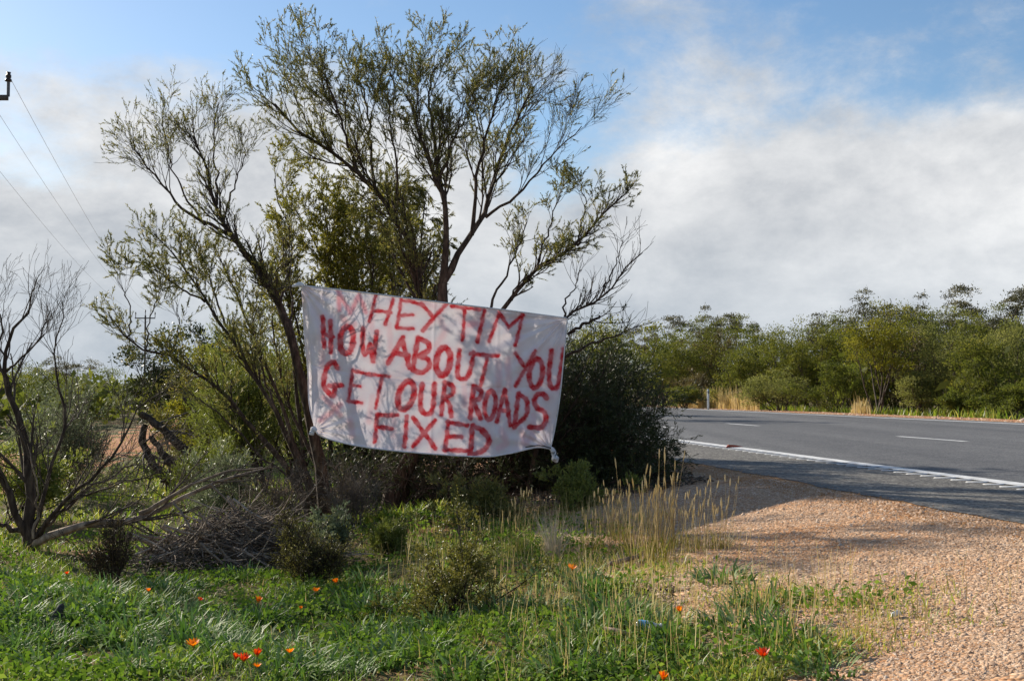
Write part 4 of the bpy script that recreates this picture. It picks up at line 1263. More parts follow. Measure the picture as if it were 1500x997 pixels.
GUMS = [
    (948, 92, 6.0, 4.6, 'gum', 'far_euc', 'gum tree with flat leaf clumps, leftmost of the gums behind the far bushes'),
    (985, 88, 6.6, 4.6, 'gum', 'far_euc', 'gum tree with open forked limbs, second gum from the left'),
    (1030, 86, 7.2, 4.8, 'gum', 'far_euc', 'domed dark gum tree, highest above the white guide post'),
    (1075, 86, 6.7, 3.8, 'gum', 'far_euc', 'dark rounded gum tree right of the domed one'),
    (1240, 63, 6.5, 4.0, 'thin', 'far_euc', 'gangly gum with leaf tufts on bare limbs above the dome shaped bush'),
    (1258, 66, 5.7, 4.4, 'gum', 'far_euc', 'dark gum crown just under the tufts of the gangly gum'),
    (1310, 64, 6.3, 3.4, 'thin', 'far_euc', 'thin gum with two small tufts behind the olive yellow tree'),
    (1368, 62, 6.3, 4.2, 'thin', 'far_euc', 'thin gum with bare twigs among its tufts left of the big right gum'),
    (1345, 66, 5.7, 4.4, 'gum', 'far_euc', 'dark gum crown behind the half bare brownish bush'),
    (1455, 60, 6.5, 5.0, 'gum', 'far_euc', 'big bronze crowned gum tree near the right edge of the photo'),
    (1415, 64, 5.4, 4.2, 'gum', 'far_euc', 'lower gum left of the big bronze crowned one'),
]
for px, Y, h, w, k, lf, lab in GUMS:
    far(px, Y, h, w, k, lf, 'gum_tree', lab, 'tree', GG)

GL = 'bushes along the dirt track'
LEFT = [
    (143, 68, 2.9, 4.4, 'shrub', 'far_dark', 'dense dark green bush left of the orange dirt track'),
    (80, 58, 2.3, 4.4, 'shrub', 'far_green', 'olive green bush left of the dense dark one by the track'),
    (25, 54, 2.7, 4.2, 'shrub', 'far_dark', 'dark bush behind the bare tree at the left edge'),
    (-40, 50, 2.8, 4.0, 'shrub', 'far_green', 'green bush cut by the left edge of the photo'),
    (212, 84, 2.9, 5.0, 'shrub', 'far_green', 'green bushes closing the far end of the dirt track'),
    (256, 70, 2.7, 3.6, 'shrub', 'far_green', 'mid green bush right of the dirt track'),
    (98, 96, 4.3, 5.0, 'gum', 'far_euc', 'grey green tree top showing above the far bushes at left'),
    (272, 30, 3.1, 2.7, 'tree', 'leaf_dark', 'dark round crowned tree behind the left leaning branches'),
    (318, 33, 3.3, 2.4, 'tree', 'leaf_dark', 'dark crown just left of the leaning wattle trunk'),
    (300, 22.5, 1.75, 1.5, 'shrub', 'far_yellow', 'yellow green round bush behind the fallen dead branches'),
    (352, 27, 2.6, 2.6, 'shrub', 'far_yellow', 'tall yellow green bush behind the fanning stems'),
]
for px, Y, h, w, k, lf, lab in LEFT:
    far(px, Y, h, w, k, lf, 'track_tree' if k in ('tree', 'gum') else 'track_bush', lab, 'tree' if k in ('tree', 'gum') else 'bush', GL)

# trees on the near side of the road, beyond the dark bush; their shade lies over the lanes
for px, Y, h, w, lab in ((905, 40, 3.4, 3.2, 'wattle tree on the near verge hidden behind the dark bush'), (872, 48, 3.4, 3.4, 'second wattle tree beyond the dark bush on the near verge')):
    far(px, Y, h, w, 'tree', 'far_green', 'verge_tree', lab, 'tree', 'trees on the near verge')


# distant scrub to the horizon: one mass
def far_wood():
    g = np.random.default_rng(9)
    pos, szz = [], []
    for (D0, D1, s0, s1, n, hh) in ((27, 60, 60, 420, 330, 4.6), (-70, -8, 95, 420, 400, 3.2), (26, 40, 20, 110, 170, 3.6), (-26, -9, 30, 95, 130, 2.4), (-3.0, 2.5, 60, 200, 50, 3.4)):
        D = g.uniform(D0, D1, n); s = g.uniform(s0, s1, n)
        x, y = ds2xy(D, s)
        for i in range(n):
            hgt = hh * g.uniform(0.6, 1.1)
            m = 48
            q = g.normal(size=(m, 3)); q = unit(q) * g.uniform(0.35, 1.0, (m, 1))
            lob = g.normal(0, 0.35, (5, 3))
            q = q * 0.6 + lob[g.integers(0, 5, m)]
            p = q * np.array((1.6, 1.6, hgt * 0.42)) + np.array((x[i], y[i], float(gz(x[i], y[i])) + hgt * 0.5))
            p[:, 2] = np.maximum(p[:, 2], float(gz(x[i], y[i])) + 0.1)
            pos.append(p); szz.append(np.full(m, 0.2 + 0.0016 * s[i]))
    pos = np.concatenate(pos)
    dr = unit(g.normal(size=pos.shape) + np.array((0, 0, 0.4)))
    V, F, T = leaf_faces(pos, dr, g, 0.6, 0.28)
    o = obj('distant_scrub', mesh('distant_scrub', V, F, M['far_dark'], T), kind='stuff')
    tag(o, 'distant low scrub closing the view to the horizon', 'scrub')


far_wood()

# ------------------------------------------------------------------ nearer shrubs on the left and in front
def small_plant(px, Y, h, w, seed, name, label, cat, leaf, stems=14, ang=0.6, l1=9, l2=7, m=6, Ln=0.03, Wd=0.012, bark='twig', frac=None, up=0.06, group=None, spread=0.7, r=0.008, twig=None, wob=0.15, updir=0.1, pos=None):
    g = np.random.default_rng(seed)
    limbs = []
    skew = np.array((g.normal(0, 0.28), g.normal(0, 0.28), 0)); gap = g.uniform(0, 6.28)
    for i in range(stems):
        a = min(abs(g.normal(0, ang)), 1.35); az = gap + g.uniform(0.0, 5.2)
        d0 = np.array((math.sin(a) * math.cos(az), math.sin(a) * math.sin(az), math.cos(a)))
        p = np.array((g.normal(0, 0.05 * w), g.normal(0, 0.05 * w), -0.03)); pts = [p]
        d0 = unit(d0 + skew)
        ln = (h * math.cos(a) + 0.5 * w * math.sin(a)) * g.uniform(0.45, 1.12)
        for _ in range(4):
            d0 = unit(d0 + np.array((0, 0, up)) + g.normal(0, 0.12, 3)); p = p + d0 * ln / 4; pts.append(p)
        limbs.append(limb(pts, r, r * 0.35, 7))
    sc = (h * w) ** 0.5
    lv = [dict(per=(0, l1), t0=0.22, t1=1.0, ang=0.6, L=0.36 * sc, n=4, up=up, wob=wob, rr=0.5, lt=0.45, rmin=0.0016),
          dict(per=(0, l2), t0=0.2, t1=1.0, ang=0.65, L=0.16 * sc, n=3, up=up * 0.7, wob=wob * 1.2, rr=0.6, lt=0.35, rmin=0.0014)]
    lvs = [dict(level=1, m=m, Ln=Ln, Wd=Wd, spread=spread, updir=updir, frac=frac)] if leaf else []
    gr = grow(limbs, dict(levels=lv, leaves=lvs), g)
    p = stand(px, Y) if pos is None else pos
    return build_plant(name, label, cat, p, gr, M[bark], M[twig or bark], M[leaf] if leaf else None, group, limb_names=['stem'] * stems, limb_sides=4, sides=(3, 3), crown='foliage', tube_levels=1 if (leaf and m >= 6) else 2)


small_plant(385, 17.6, 2.25, 1.7, 41, 'broom_bush', 'tall feathery pale green bush behind the fanning stems left of the banner', 'bush', 'leaf_broom', stems=22, ang=0.36, l1=13, l2=11, m=8, Ln=0.07, Wd=0.010, r=0.014, up=0.1)
small_plant(438, 18.5, 2.3, 1.6, 52, 'broom_bush', 'shaded green bush close behind the leaning trunk and banner edge', 'bush', 'leaf_broom', stems=20, ang=0.4, l1=12, l2=10, m=7, Ln=0.07, Wd=0.011, r=0.014, up=0.1)
small_plant(288, 25, 1.9, 1.6, 53, 'broom_bush', 'olive green bush between the dirt track and the fallen dead trunk', 'bush', 'leaf_olive', stems=16, ang=0.5, l1=11, l2=9, m=7, Ln=0.08, Wd=0.02, r=0.014)
small_plant(104, 17.0, 1.4, 1.3, 42, 'grey_bush', 'grey twiggy bush with few pale leaves behind the bare tree', 'bush', 'leaf_grey', stems=22, ang=0.6, l1=12, l2=9, m=4, Ln=0.045, Wd=0.014, bark='grey_twig', frac=0.8, r=0.009)
small_plant(65, 19.0, 1.35, 1.6, 43, 'grey_bush', 'pale grey green bush near the left edge behind the bare tree', 'bush', 'leaf_grey', stems=18, ang=0.6, l1=11, l2=9, m=6, Ln=0.05, Wd=0.016, bark='grey_twig', r=0.009)
small_plant(18, 13.6, 0.95, 1.1, 44, 'green_bush', 'fresh green leafy bush low at the left edge of the photo', 'bush', 'leaf_broom', stems=16, ang=0.6, l1=10, l2=8, m=7, Ln=0.05, Wd=0.016, r=0.008)
small_plant(300, 16.2, 0.9, 1.5, 55, 'green_bush', 'low yellowish bush under the long bare branch', 'bush', 'leaf_broom', stems=16, ang=0.7, l1=10, l2=8, m=7, Ln=0.05, Wd=0.012, r=0.007)
small_plant(350, 13.7, 0.8, 1.1, 56, 'green_bush', 'pale green fine leaved bush between the stick pile and the stems', 'bush', 'leaf_grey', stems=16, ang=0.6, l1=10, l2=8, m=6, Ln=0.05, Wd=0.010, r=0.007)
small_plant(172, 9.45, 0.50, 0.62, 45, 'brown_bush', 'dark brown leafless little bush in the grass left of the stick pile', 'bush', 'leaf_brown', stems=24, ang=0.6, l1=10, l2=8, m=2, Ln=0.015, Wd=0.005, bark='twig', frac=0.6, r=0.004)
small_plant(458, 9.6, 0.45, 0.66, 46, 'brown_bush', 'olive brown wispy little bush in the grass right of the stick pile', 'bush', 'leaf_olive', stems=28, ang=0.6, l1=12, l2=10, m=4, Ln=0.018, Wd=0.005, bark='twig', r=0.004)
small_plant(492, 10.7, 0.42, 0.55, 47, 'saltbush', 'silvery grey green saltbush with upright sprigs below the banner', 'bush', 'leaf_grey', stems=22, ang=0.5, l1=8, l2=6, m=8, Ln=0.03, Wd=0.012, r=0.004, up=0.12)
small_plant(570, 11.0, 0.26, 0.62, 48, 'green_plant', 'bright lime green feathery plant in front of the shaded tree base', 'plant', 'leaf_broom', stems=26, ang=0.7, l1=8, l2=7, m=7, Ln=0.035, Wd=0.006, r=0.003)
small_plant(662, 8.0, 0.64, 0.74, 49, 'olive_bush', 'small leaved olive bush standing alone in the foreground below the banner', 'bush', 'leaf_olive', stems=17, ang=0.7, l1=10, l2=10, m=10, Ln=0.016, Wd=0.011, r=0.007, wob=0.25, spread=1.0, up=0.02)
small_plant(830, 12.4, 0.35, 1.0, 50, 'green_plant', 'yellowish green low plant in the shade under the dark bush', 'plant', 'leaf_broom', stems=24, ang=0.9, l1=8, l2=7, m=7, Ln=0.035, Wd=0.012, r=0.003)
small_plant(705, 12.2, 0.35, 0.9, 57, 'green_plant', 'dark leafy plant in the shade right of the central trunk', 'plant', 'leaf_main', stems=22, ang=0.9, l1=8, l2=7, m=6, Ln=0.04, Wd=0.014, r=0.003)
small_plant(420, 12.2, 0.6, 0.9, 58, 'brown_bush', 'tangled brown twigs of a dead bush behind the stick pile', 'bush', 'leaf_brown', stems=24, ang=0.7, l1=11, l2=9, m=1, Ln=0.02, Wd=0.006, bark='grey_twig', frac=0.5, r=0.005, wob=0.22)
small_plant(525, 12.8, 0.7, 0.9, 59, 'brown_bush', 'dead twiggy growth around the foot of the leaning wattle', 'bush', 'leaf_brown', stems=22, ang=0.6, l1=11, l2=9, m=1, Ln=0.02, Wd=0.006, bark='grey_twig', frac=0.5, r=0.005, wob=0.22)

for i, (px, Y, k_) in enumerate(((690, 16.4, 1.0), (765, 16.2, 1.04), (835, 16.6, 1.13), (610, 16.8, 1.04), (545, 16.6, 0.96))):  # dark bushes added to cover lit gravel and read as deep shade
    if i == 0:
        shade = small_plant(px, Y, 1.15, 1.5, 160, 'shade_filler_bush', 'dark bush added to stand in for deep shade behind the lower edge of the banner', 'bush', 'leaf_dark', stems=16, ang=0.6, l1=9, l2=7, m=8, Ln=0.065, Wd=0.018, r=0.008, group='dark bushes added as shade behind the banner')
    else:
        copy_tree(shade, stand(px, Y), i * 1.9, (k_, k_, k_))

# ------------------------------------------------------------------ bare tree at the left edge
g = np.random.default_rng(61)
limbs, wts = [], []
add(from_ground(46, 11.3, [(45, 800, 11.3), (43, 778, 11.3), (41, 690, 11.35), (36, 640, 11.4), (20, 590, 11.4), (8, 540, 11.4), (22, 480, 11.4), (46, 452, 11.4), (46, 432, 11.4)], 0.066, 0.006), 0.6)
add(L3([(45, 795, 11.3), (30, 765, 11.25), (10, 717, 11.2), (-12, 680, 11.15), (-30, 620, 11.1), (-20, 540, 11.1), (3, 490, 11.1), (0, 460, 11.1)], 0.042, 0.007), 0.7)
add(L3([(47, 790, 11.3), (60, 778, 11.2), (96, 727, 11.1), (144, 693, 11.0), (178, 650, 11.0), (202, 597, 11.0), (240, 573, 11.0)], 0.028, 0.004), 1.0)
add(L3([(48, 798, 11.3), (75, 783, 11.2), (120, 770, 11.15), (193, 760, 11.3), (260, 736, 11.5), (308, 712, 11.6), (366, 688, 11.7), (404, 683, 11.75)], 0.042, 0.008), 0.9)
add(L3([(205, 752, 11.35), (240, 735, 11.3), (290, 705, 11.3), (340, 690, 11.35), (385, 684, 11.4)], 0.026, 0.006), 0.4)
add(L3([(46, 780, 11.3), (62, 745, 11.35), (72, 690, 11.4), (95, 610, 11.5), (80, 540, 11.5), (84, 490, 11.5), (91, 440, 11.5)], 0.024, 0.004), 0.8)
add(L3([(50, 790, 11.3), (90, 750, 11.35), (130, 715, 11.4), (180, 690, 11.4), (225, 655, 11.4)], 0.018, 0.004), 1.0)
add(L3([(52, 786, 11.2), (100, 735, 11.1), (150, 715, 11.0), (210, 700, 10.9), (250, 690, 10.9)], 0.014, 0.004), 1.0)
add(L3([(49, 788, 11.2), (55, 745, 11.15), (50, 690, 11.1), (40, 650, 11.1)], 0.014, 0.004), 0.7)
add(L3([(40, 785, 11.3), (15, 772, 11.2), (-20, 760, 11.0)], 0.03, 0.012), 0.5)
add(L3([(8, 545, 11.4), (35, 520, 11.45), (60, 490, 11.5), (74, 455, 11.5)], 0.012, 0.004), 1.3)
add(L3([(14, 570, 11.4), (-5, 520, 11.4), (-10, 475, 11.4), (-4, 445, 11.4)], 0.012, 0.004), 1.2)
spec_b = dict(levels=[
    dict(per=10.0, weights=wts, t0=0.2, t1=1.0, ang=0.42, L=0.62, n=6, up=0.07, wob=0.14, rr=0.42, lt=0.4),
    dict(per=9.0, t0=0.2, t1=1.0, ang=0.48, L=0.32, n=5, up=0.06, wob=0.15, rr=0.5, lt=0.4),
    dict(per=6.0, t0=0.2, t1=1.0, ang=0.5, L=0.16, n=4, up=0.05, wob=0.15, rr=0.6, lt=0.3, rmin=0.0016)])
o0 = stand(46, 11.3)
gr = grow(limbs, spec_b, g, o0)
build_plant('bare_tree', 'leafless grey brown tree at the left edge with one long low branch', 'tree', o0, gr, M['bark'], M['dark_twig'], None, limb_names=['trunk'] + ['limb'] * 14, limb_mats={3: M['dead'], 4: M['dead'], 8: M['dead']})

# fallen dead trunk further back
limbs, wts = [], []
def lie(pts, r0, r1): return limb(np.stack([at(*p) for p in pts]), r0, r1, 14, 0.015)
add(lie([(206, 606, 18.6), (218, 612, 18.6), (238, 628, 18.5), (268, 655, 18.3), (300, 676, 18.1), (335, 702, 17.9)], 0.05, 0.09))
add(lie([(213, 622, 18.6), (208, 645, 18.55), (216, 668, 18.5), (232, 690, 18.4), (250, 705, 18.3)], 0.05, 0.07))
add(lie([(222, 640, 18.5), (240, 665, 18.4), (262, 690, 18.3)], 0.04, 0.06))
add(lie([(304, 615, 18.2), (297, 650, 18.15), (290, 690, 18.1), (288, 712, 18.0)], 0.02, 0.07))
add(lie([(250, 560, 19.0), (290, 600, 18.8), (330, 632, 18.6), (360, 660, 18.4)], 0.03, 0.06))
add(lie([(235, 705, 17.6), (262, 700, 17.6), (300, 705, 17.6), (330, 695, 17.6)], 0.02, 0.03))
o0 = stand(270, 18.3)
gr = grow(limbs, dict(levels=[dict(per=12.0, t0=0.15, t1=1.0, ang=0.8, L=0.6, n=6, up=0.0, wob=0.2, rr=0.35, lt=0.3),
                              dict(per=7.0, t0=0.2, t1=1.0, ang=0.6, L=0.3, n=4, up=-0.02, wob=0.2, rr=0.5, lt=0.3, rmin=0.003)]), g, o0)
build_plant('fallen_tree', 'fallen dead tree with dark broken limbs near the end of the dirt track', 'fallen tree', o0, gr, M['bark'], M['grey_twig'], None, limb_names=['log'] + ['limb'] * 8)

# ------------------------------------------------------------------ pile of cut sticks
def stick_pile():
    g = np.random.default_rng(5)
    c = stand(338, 11.0)
    root = empty('stick_pile', c)
    tag(root, 'heap of cut dry grey sticks lying in the grass left of the banner', 'stick pile')
    protos = []
    for i in range(6):
        n = 8
        d0 = np.array((1.0, 0, 0)); p = np.array((-0.5, 0, 0)); pts = [p]
        for _ in range(n - 1):
            d0 = unit(d0 + g.normal(0, 0.14, 3) * np.array((0.3, 1, 0.8))); p = p + d0 / (n - 1); pts.append(p)
        P, Rd = limb(pts, 0.011, 0.004, 9)
        P2, R2 = spawn(P[None], Rd[None], g, np.array([3]), t0=0.35, t1=0.9, ang=0.5, L=0.35, n=6, up=0, wob=0.12, rr=0.6)
        parts = []
        for PP, RR, k in ((P[None], Rd[None], 5), (P2, R2, 4)):
            v, f = tubes(PP, RR, k); parts.append((v, f, np.zeros(len(v))))
        V, F, T = join(parts)
        protos.append(mesh('stick', V, F, M['dead_pale'] if i % 2 else M['dead'], smooth=True))
    for i in range(230):
        t = g.random()
        x = g.normal(0.0, 0.42); y = g.normal(0, 0.28)
        top = 0.40 * math.exp(-((x - 0.1) / 0.62) ** 2 - (y / 0.42) ** 2)
        z = top * g.random() ** 0.6 + 0.02
        o = obj('stick', protos[i % 6], root, (x, y, z))
        o.rotation_euler = (g.uniform(0, 6.28), 0.28 * g.normal() + 0.40 * sstep(x, -0.2, 0.6), -0.25 + 0.42 * g.normal())
        s_ = g.uniform(0.5, 1.1); th = g.uniform(0.7, 1.5)
        o.scale = (s_, th * 0.9, th * 0.9)
    # finer twigs that nobody could pick apart
    n = 1300
    P = np.empty((n, 5, 3))
    p = np.stack((g.normal(-0.1, 0.48, n), g.normal(0, 0.36, n), np.zeros(n)), -1)
    p[:, 2] = 0.5 * np.exp(-(p[:, 0] / 0.7) ** 2 - (p[:, 1] / 0.5) ** 2) * g.random(n) ** 0.5 + 0.01
    a = g.normal(-0.1, 0.9, n)
    d0 = np.stack((np.cos(a), np.sin(a), g.normal(-0.05, 0.25, n)), -1)
    for k in range(5):
        P[:, k] = p; d0 = unit(d0 + g.normal(0, 0.15, (n, 3))); p = p + d0 * g.uniform(0.04, 0.11, (n, 1))
    P[..., 2] = np.maximum(P[..., 2], 0.005)
    V, F = tubes(P, np.full((n, 5), 0.0032), 3)
    obj('twigs', mesh('twigs', V, F, M['grey_twig'], smooth=True), root, kind='stuff')


stick_pile()

# ------------------------------------------------------------------ grass and flowers
def grass_edge(s):
    return 2.68 + 0.35 * (1 - sstep(s, 5.8, 7.6)) + 0.16 * np.sin(1.3 * s) + 0.15 * np.sin(3.1 * s + 1) + 0.1 * np.sin(7.3 * s)


def density_noise(x, y):
    return 0.5 + 0.25 * np.sin(2.1 * x + 1.3 * y) + 0.2 * np.sin(-1.7 * x + 3.1 * y + 2) + 0.15 * np.sin(5.3 * x + 4.1 * y + 1)


def blades(pos, g, h, w, lean, droop=0.5, tip=0.15, tint=None, az=None):
    """three-quad grass blades: each strip base -> mid -> upper -> tip"""
    K = len(pos)
    h = h * g.uniform(0.55, 1.35, K); w = w * g.uniform(0.7, 1.3, K)
    az = g.uniform(0, 2 * np.pi, K) if az is None else az
    dirx = np.stack((np.cos(az), np.sin(az), np.zeros(K)), -1)
    fa = az + g.normal(np.pi / 2, 0.5, K)
    side = np.stack((np.cos(fa), np.sin(fa), np.zeros(K)), -1)
    l0 = np.abs(g.normal(lean, lean * 0.5, K)); dr = np.abs(g.normal(droop, droop * 0.4, K))
    rows = []
    p = pos.copy(); ang = l0.copy()
    fw = (1.0, 0.95, 0.7, tip)
    fw = (1.0, 0.85, tip)
    for i in range(3):
        rows.append((p.copy(), fw[i]))
        st = (h / 2)[:, None]
        p = p + st * (np.sin(ang)[:, None] * dirx + np.cos(ang)[:, None] * np.array((0, 0, 1)))
        ang = ang + dr * 1.5
    V = np.empty((K, 6, 3))
    for i, (q, f) in enumerate(rows):
        V[:, 2 * i] = q - side * (w * f * 0.5)[:, None]; V[:, 2 * i + 1] = q + side * (w * f * 0.5)[:, None]
    f = np.array([(0, 1, 3, 2), (2, 3, 5, 4)])
    F = (np.arange(K)[:, None, None] * 6 + f[None]).reshape(-1, 4)
    t = np.clip(g.normal(0.45, 0.2, K), 0, 1) if tint is None else tint
    return V.reshape(-1, 3), F, np.repeat(t, 6)


def scatter(n, g, D0, D1, s0, s1, keep, spow=1.0):
    D = g.uniform(D0, D1, n); s = s0 + (s1 - s0) * g.random(n) ** spow
    x, y = ds2xy(D, s)
    ok = keep(x, y, D, s) > g.random(n)
    x, y, D, s = x[ok], y[ok], D[ok], s[ok]
    return np.stack((x, y, gz(x, y) - 0.005), -1), D, s


def make_grass():
    g = np.random.default_rng(31)
    # short green turf
    pos, D, s = scatter(172000, g, -7.0, 3.5, 5.2, 14.0, lambda x, y, D, s: np.clip(-0.05 + 1.15 * density_noise(x * 1.6, y * 1.6), 0, 1) * (1 - sstep(D, grass_edge(s) - 0.9, grass_edge(s) + 0.3)) * (1 - 0.75 * sstep(s, 10.5, 13.5)), 1.35)
    t = np.clip(g.normal(0.42, 0.2, len(pos)) + 0.22 * (density_noise(pos[:, 0] * 0.7 + 3, pos[:, 1] * 0.7) - 0.5) + 0.25 * sstep(D, 0.2, 2.4), 0, 1)
    hmul = np.clip(0.35 + 1.1 * density_noise(pos[:, 0] * 1.7 + 5, pos[:, 1] * 1.7), 0.3, 1.3)
    V, F, T = blades(pos, g, 0.085 * hmul, 0.006, 0.4, 0.45, tint=t)
    tag(obj('short_grass', mesh('short_grass', V, F, M['grass'], T), kind='stuff'), 'short green grass and weeds covering the foreground', 'grass')
    # small broad leaved weeds
    pos, D, s = scatter(110000, g, -7.0, 3.3, 5.2, 13.5, lambda x, y, D, s: np.clip(-0.35 + 1.5 * density_noise(x * 1.1 + 4, y * 1.1 + 2), 0, 1) * (1 - sstep(D, grass_edge(s) - 0.9, grass_edge(s) + 0.1)), 1.35)
    pos[:, 2] += 0.01 + 0.075 * g.random(len(pos)) ** 0.8
    V, F, T = leaf_faces(pos, unit(g.normal(size=pos.shape) * np.array((1, 1, 0.45)) + np.array((0, 0, 0.25))), g, 0.040, 0.024)
    tag(obj('ground_herbs', mesh('ground_herbs', V, F, M['herb'], T), kind='stuff'), 'small broad leaved green weeds among the grass', 'weeds')
    # rougher, thinner cover farther back on the left
    pos, D, s = scatter(90000, g, -14.0, 1.6, 13.0, 46.0, lambda x, y, D, s: np.clip(-0.1 + 1.1 * density_noise(x * 0.6, y * 0.6), 0, 1) * (1 - 0.93 * (np.abs(D + 5.4) < 1.75) * (s > 20)), 1.9)
    V, F, T = blades(pos, g, 0.17, 0.014, 0.4, 0.35, tint=np.clip(g.normal(0.5, 0.25, len(pos)), 0, 1))
    tag(obj('rough_grass', mesh('rough_grass', V, F, M['grass'], T), kind='stuff'), 'rough grass and herbs on both sides of the dirt track', 'grass')
    # dry thin stalks towards the gravel
    pos, D, s = scatter(6800, g, 0.2, 4.1, 5.4, 12.5, lambda x, y, D, s: np.clip(density_noise(x * 1.3, y * 1.3), 0, 1) * sstep(D, 0.3, 1.5) * (1 - sstep(D, grass_edge(s) + 0.0, grass_edge(s) + 0.75)))
    V, F, T = blades(pos, g, 0.20, 0.0034, 0.10, 0.07, tip=0.5)
    tag(obj('dry_grass', mesh('dry_grass', V, F, M['straw'], T), kind='stuff'), 'thin dry straw coloured grass along the gravel edge', 'grass')
    # straw litter through the turf
    pos, D, s = scatter(9000, g, -7.0, 2.4, 5.2, 13.0, lambda x, y, D, s: 0.8 * np.clip(density_noise(x + 9, y), 0, 1))
    V, F, T = blades(pos, g, 0.12, 0.004, 0.7, 0.25, tip=0.3)
    tag(obj('grass_litter', mesh('grass_litter', V, F, M['straw'], T), kind='stuff'), 'dead straw lying through the green grass', 'grass')
    # grass and weeds along the far verge
    pos, D, s = scatter(9000, g, 22.6, 25.5, 38.0, 84.0, lambda x, y, D, s: sstep(D, 22.5, 24.0) * np.clip(1.6 * density_noise(x * 0.7, y * 0.7) - 0.4, 0, 1))
    V, F, T = blades(pos, g, 0.34, 0.035, 0.3, 0.2, tint=np.clip(g.normal(0.5, 0.25, len(pos)), 0, 1))
    tag(obj('far_weeds', mesh('far_weeds', V, F, M['grass'], T), kind='stuff'), 'green weeds at the foot of the bushes across the road', 'grass')


make_grass()


def shade_litter():  # leaf litter whose dark tone doubles as shade on the ground
    g = np.random.default_rng(37)
    pos, D, s = scatter(60000, g, -2.6, 4.2, 12.3, 19.5, lambda x, y, D, s: np.clip(1.5 - ((x - 0.0) / 3.0) ** 2 * 0.9 - ((y - 14.8) / 3.2) ** 2, 0, 1))
    pos[:, 2] += g.uniform(0.01, 0.05, len(pos))
    V, F, T = leaf_faces(pos, unit(g.normal(size=pos.shape) * np.array((1, 1, 0.25))), g, 0.055, 0.014)
    tag(obj('shade_litter', mesh('shade_litter', V, F, M['litter'], T), kind='stuff'), 'fallen leaves and bark under the bushes, coloured dark to stand in for shade', 'leaf litter')


shade_litter()


def golden_strip():
    g = np.random.default_rng(33)
    for (pa, pb, Y0, Y1, n, nm, lab, h) in ((992, 1112, 72, 60, 3400, 'golden_grass', 'strip of tall dry golden grass beside the far road edge', 0.85),
                                            (1246, 1275, 51.5, 50.8, 260, 'golden_grass', 'small patch of dry grass left of the olive yellow tree', 0.6)):
        f = g.random(n)
        Y = Y0 + (Y1 - Y0) * f + g.normal(0, 0.5, n)
        x = ((pa + (pb - pa) * f) - 750) / FPX * Y
        keep = density_noise(x * 2.0, Y) > 0.22
        pos = np.stack((x, Y, gz(x, Y)), -1)[keep]
        ff = f[keep]; hh = h * (0.35 + 0.75 * np.sin(np.clip(ff, 0, 1) * np.pi) ** 0.4) * (0.7 + 0.5 * density_noise(x[keep] * 2.3, Y[keep] * 3)) * g.uniform(0.45, 1.1, len(ff))
        V, F, T = blades(pos, g, hh, 0.03, 0.10, 0.08, tip=0.3)
        tag(obj(nm, mesh(nm, V, F, M['straw'], T), kind='stuff'), lab, 'grass')


golden_strip()


def tuft_mesh(name, g, n, h, w, lean, droop, rad, mat, tip=0.15, heads=False):
    r = rad * np.sqrt(g.random(n)); az0 = g.uniform(0, 2 * np.pi, n)
    pos = np.stack((r * np.cos(az0), r * np.sin(az0), np.zeros(n) - 0.01), -1)
    V, F, T = blades(pos, g, h, w, lean, droop, tip, az=az0 + g.normal(0, 0.5, n))
    return V, F, T


GT = 'tufts of tall dry grass beside the gravel'
g = np.random.default_rng(71)
dry_protos = []
for k in range(4):
    n = 17
    r = 0.085 * np.sqrt(g.random(n)); a0 = g.uniform(0, 6.28, n)
    P = np.empty((n, 5, 3)); p = np.stack((r * np.cos(a0), r * np.sin(a0), np.zeros(n) - 0.02), -1)
    d0 = unit(np.stack((g.normal(0, 0.13, n), g.normal(0, 0.13, n), np.ones(n)), -1))
    hh = g.uniform(0.28, 0.62, n)
    for j in range(5):
        P[:, j] = p; d0 = unit(d0 + g.normal(0, 0.035, (n, 3)) * np.array((1, 1, 0))); p = p + d0 * (hh / 4)[:, None]
    V, F = tubes(P, np.repeat(np.array([[0.0018, 0.0017, 0.0015, 0.0013, 0.0012]]), n, 0), 3)
    stalk = mesh('stalks', V, F, M['straw'], np.repeat(np.clip(g.normal(0.4, 0.2, n), 0, 1), 15), True)
    H = np.stack([P[:, 4] + d0 * dz for dz in (-0.005, 0.012, 0.035, 0.058, 0.07)], 1)
    Vh, Fh = tubes(H, np.repeat(np.array([[0.001, 0.0042, 0.0050, 0.0034, 0.0006]]), n, 0), 4)
    head = mesh('seed_heads', Vh, Fh, M['straw'], np.repeat(np.clip(g.normal(0.75, 0.15, n), 0, 1), 20), True)
    Vb, Fb, Tb = tuft_mesh('b', g, 60, 0.17, 0.0045, 0.25, 0.22, 0.10, None)
    base = mesh('basal_leaves', Vb, Fb, M['leaf_yellow'], Tb)
    dry_protos.append((stalk, head, base))
tuft_spots = [(872, 808, 0.85), (897, 812, 0.8), (925, 806, 0.95), (948, 826, 1.3), (964, 806, 1.3), (978, 820, 1.1), (992, 800, 0.9), (1024, 806, 0.95), (1056, 803, 0.9), (762, 812, 0.95), (905, 790, 0.85)]
for i, (px, py, sc) in enumerate(tuft_spots):
    p = on_ground(px, py)
    r = empty('grass_tuft', p, i * 1.7); r.scale = (sc, sc, sc * 0.9)
    tag(r, 'tuft of tall dry straw grass with pale seed heads between the bush and the gravel' if px > 800 else 'lone thin tuft of dry stalks right of the olive bush', 'grass tuft', GT)
    for me_, nm in zip(dry_protos[i % 4], ('stalks', 'seed_heads', 'basal_leaves')):
        obj(nm, me_, r, kind='stuff')
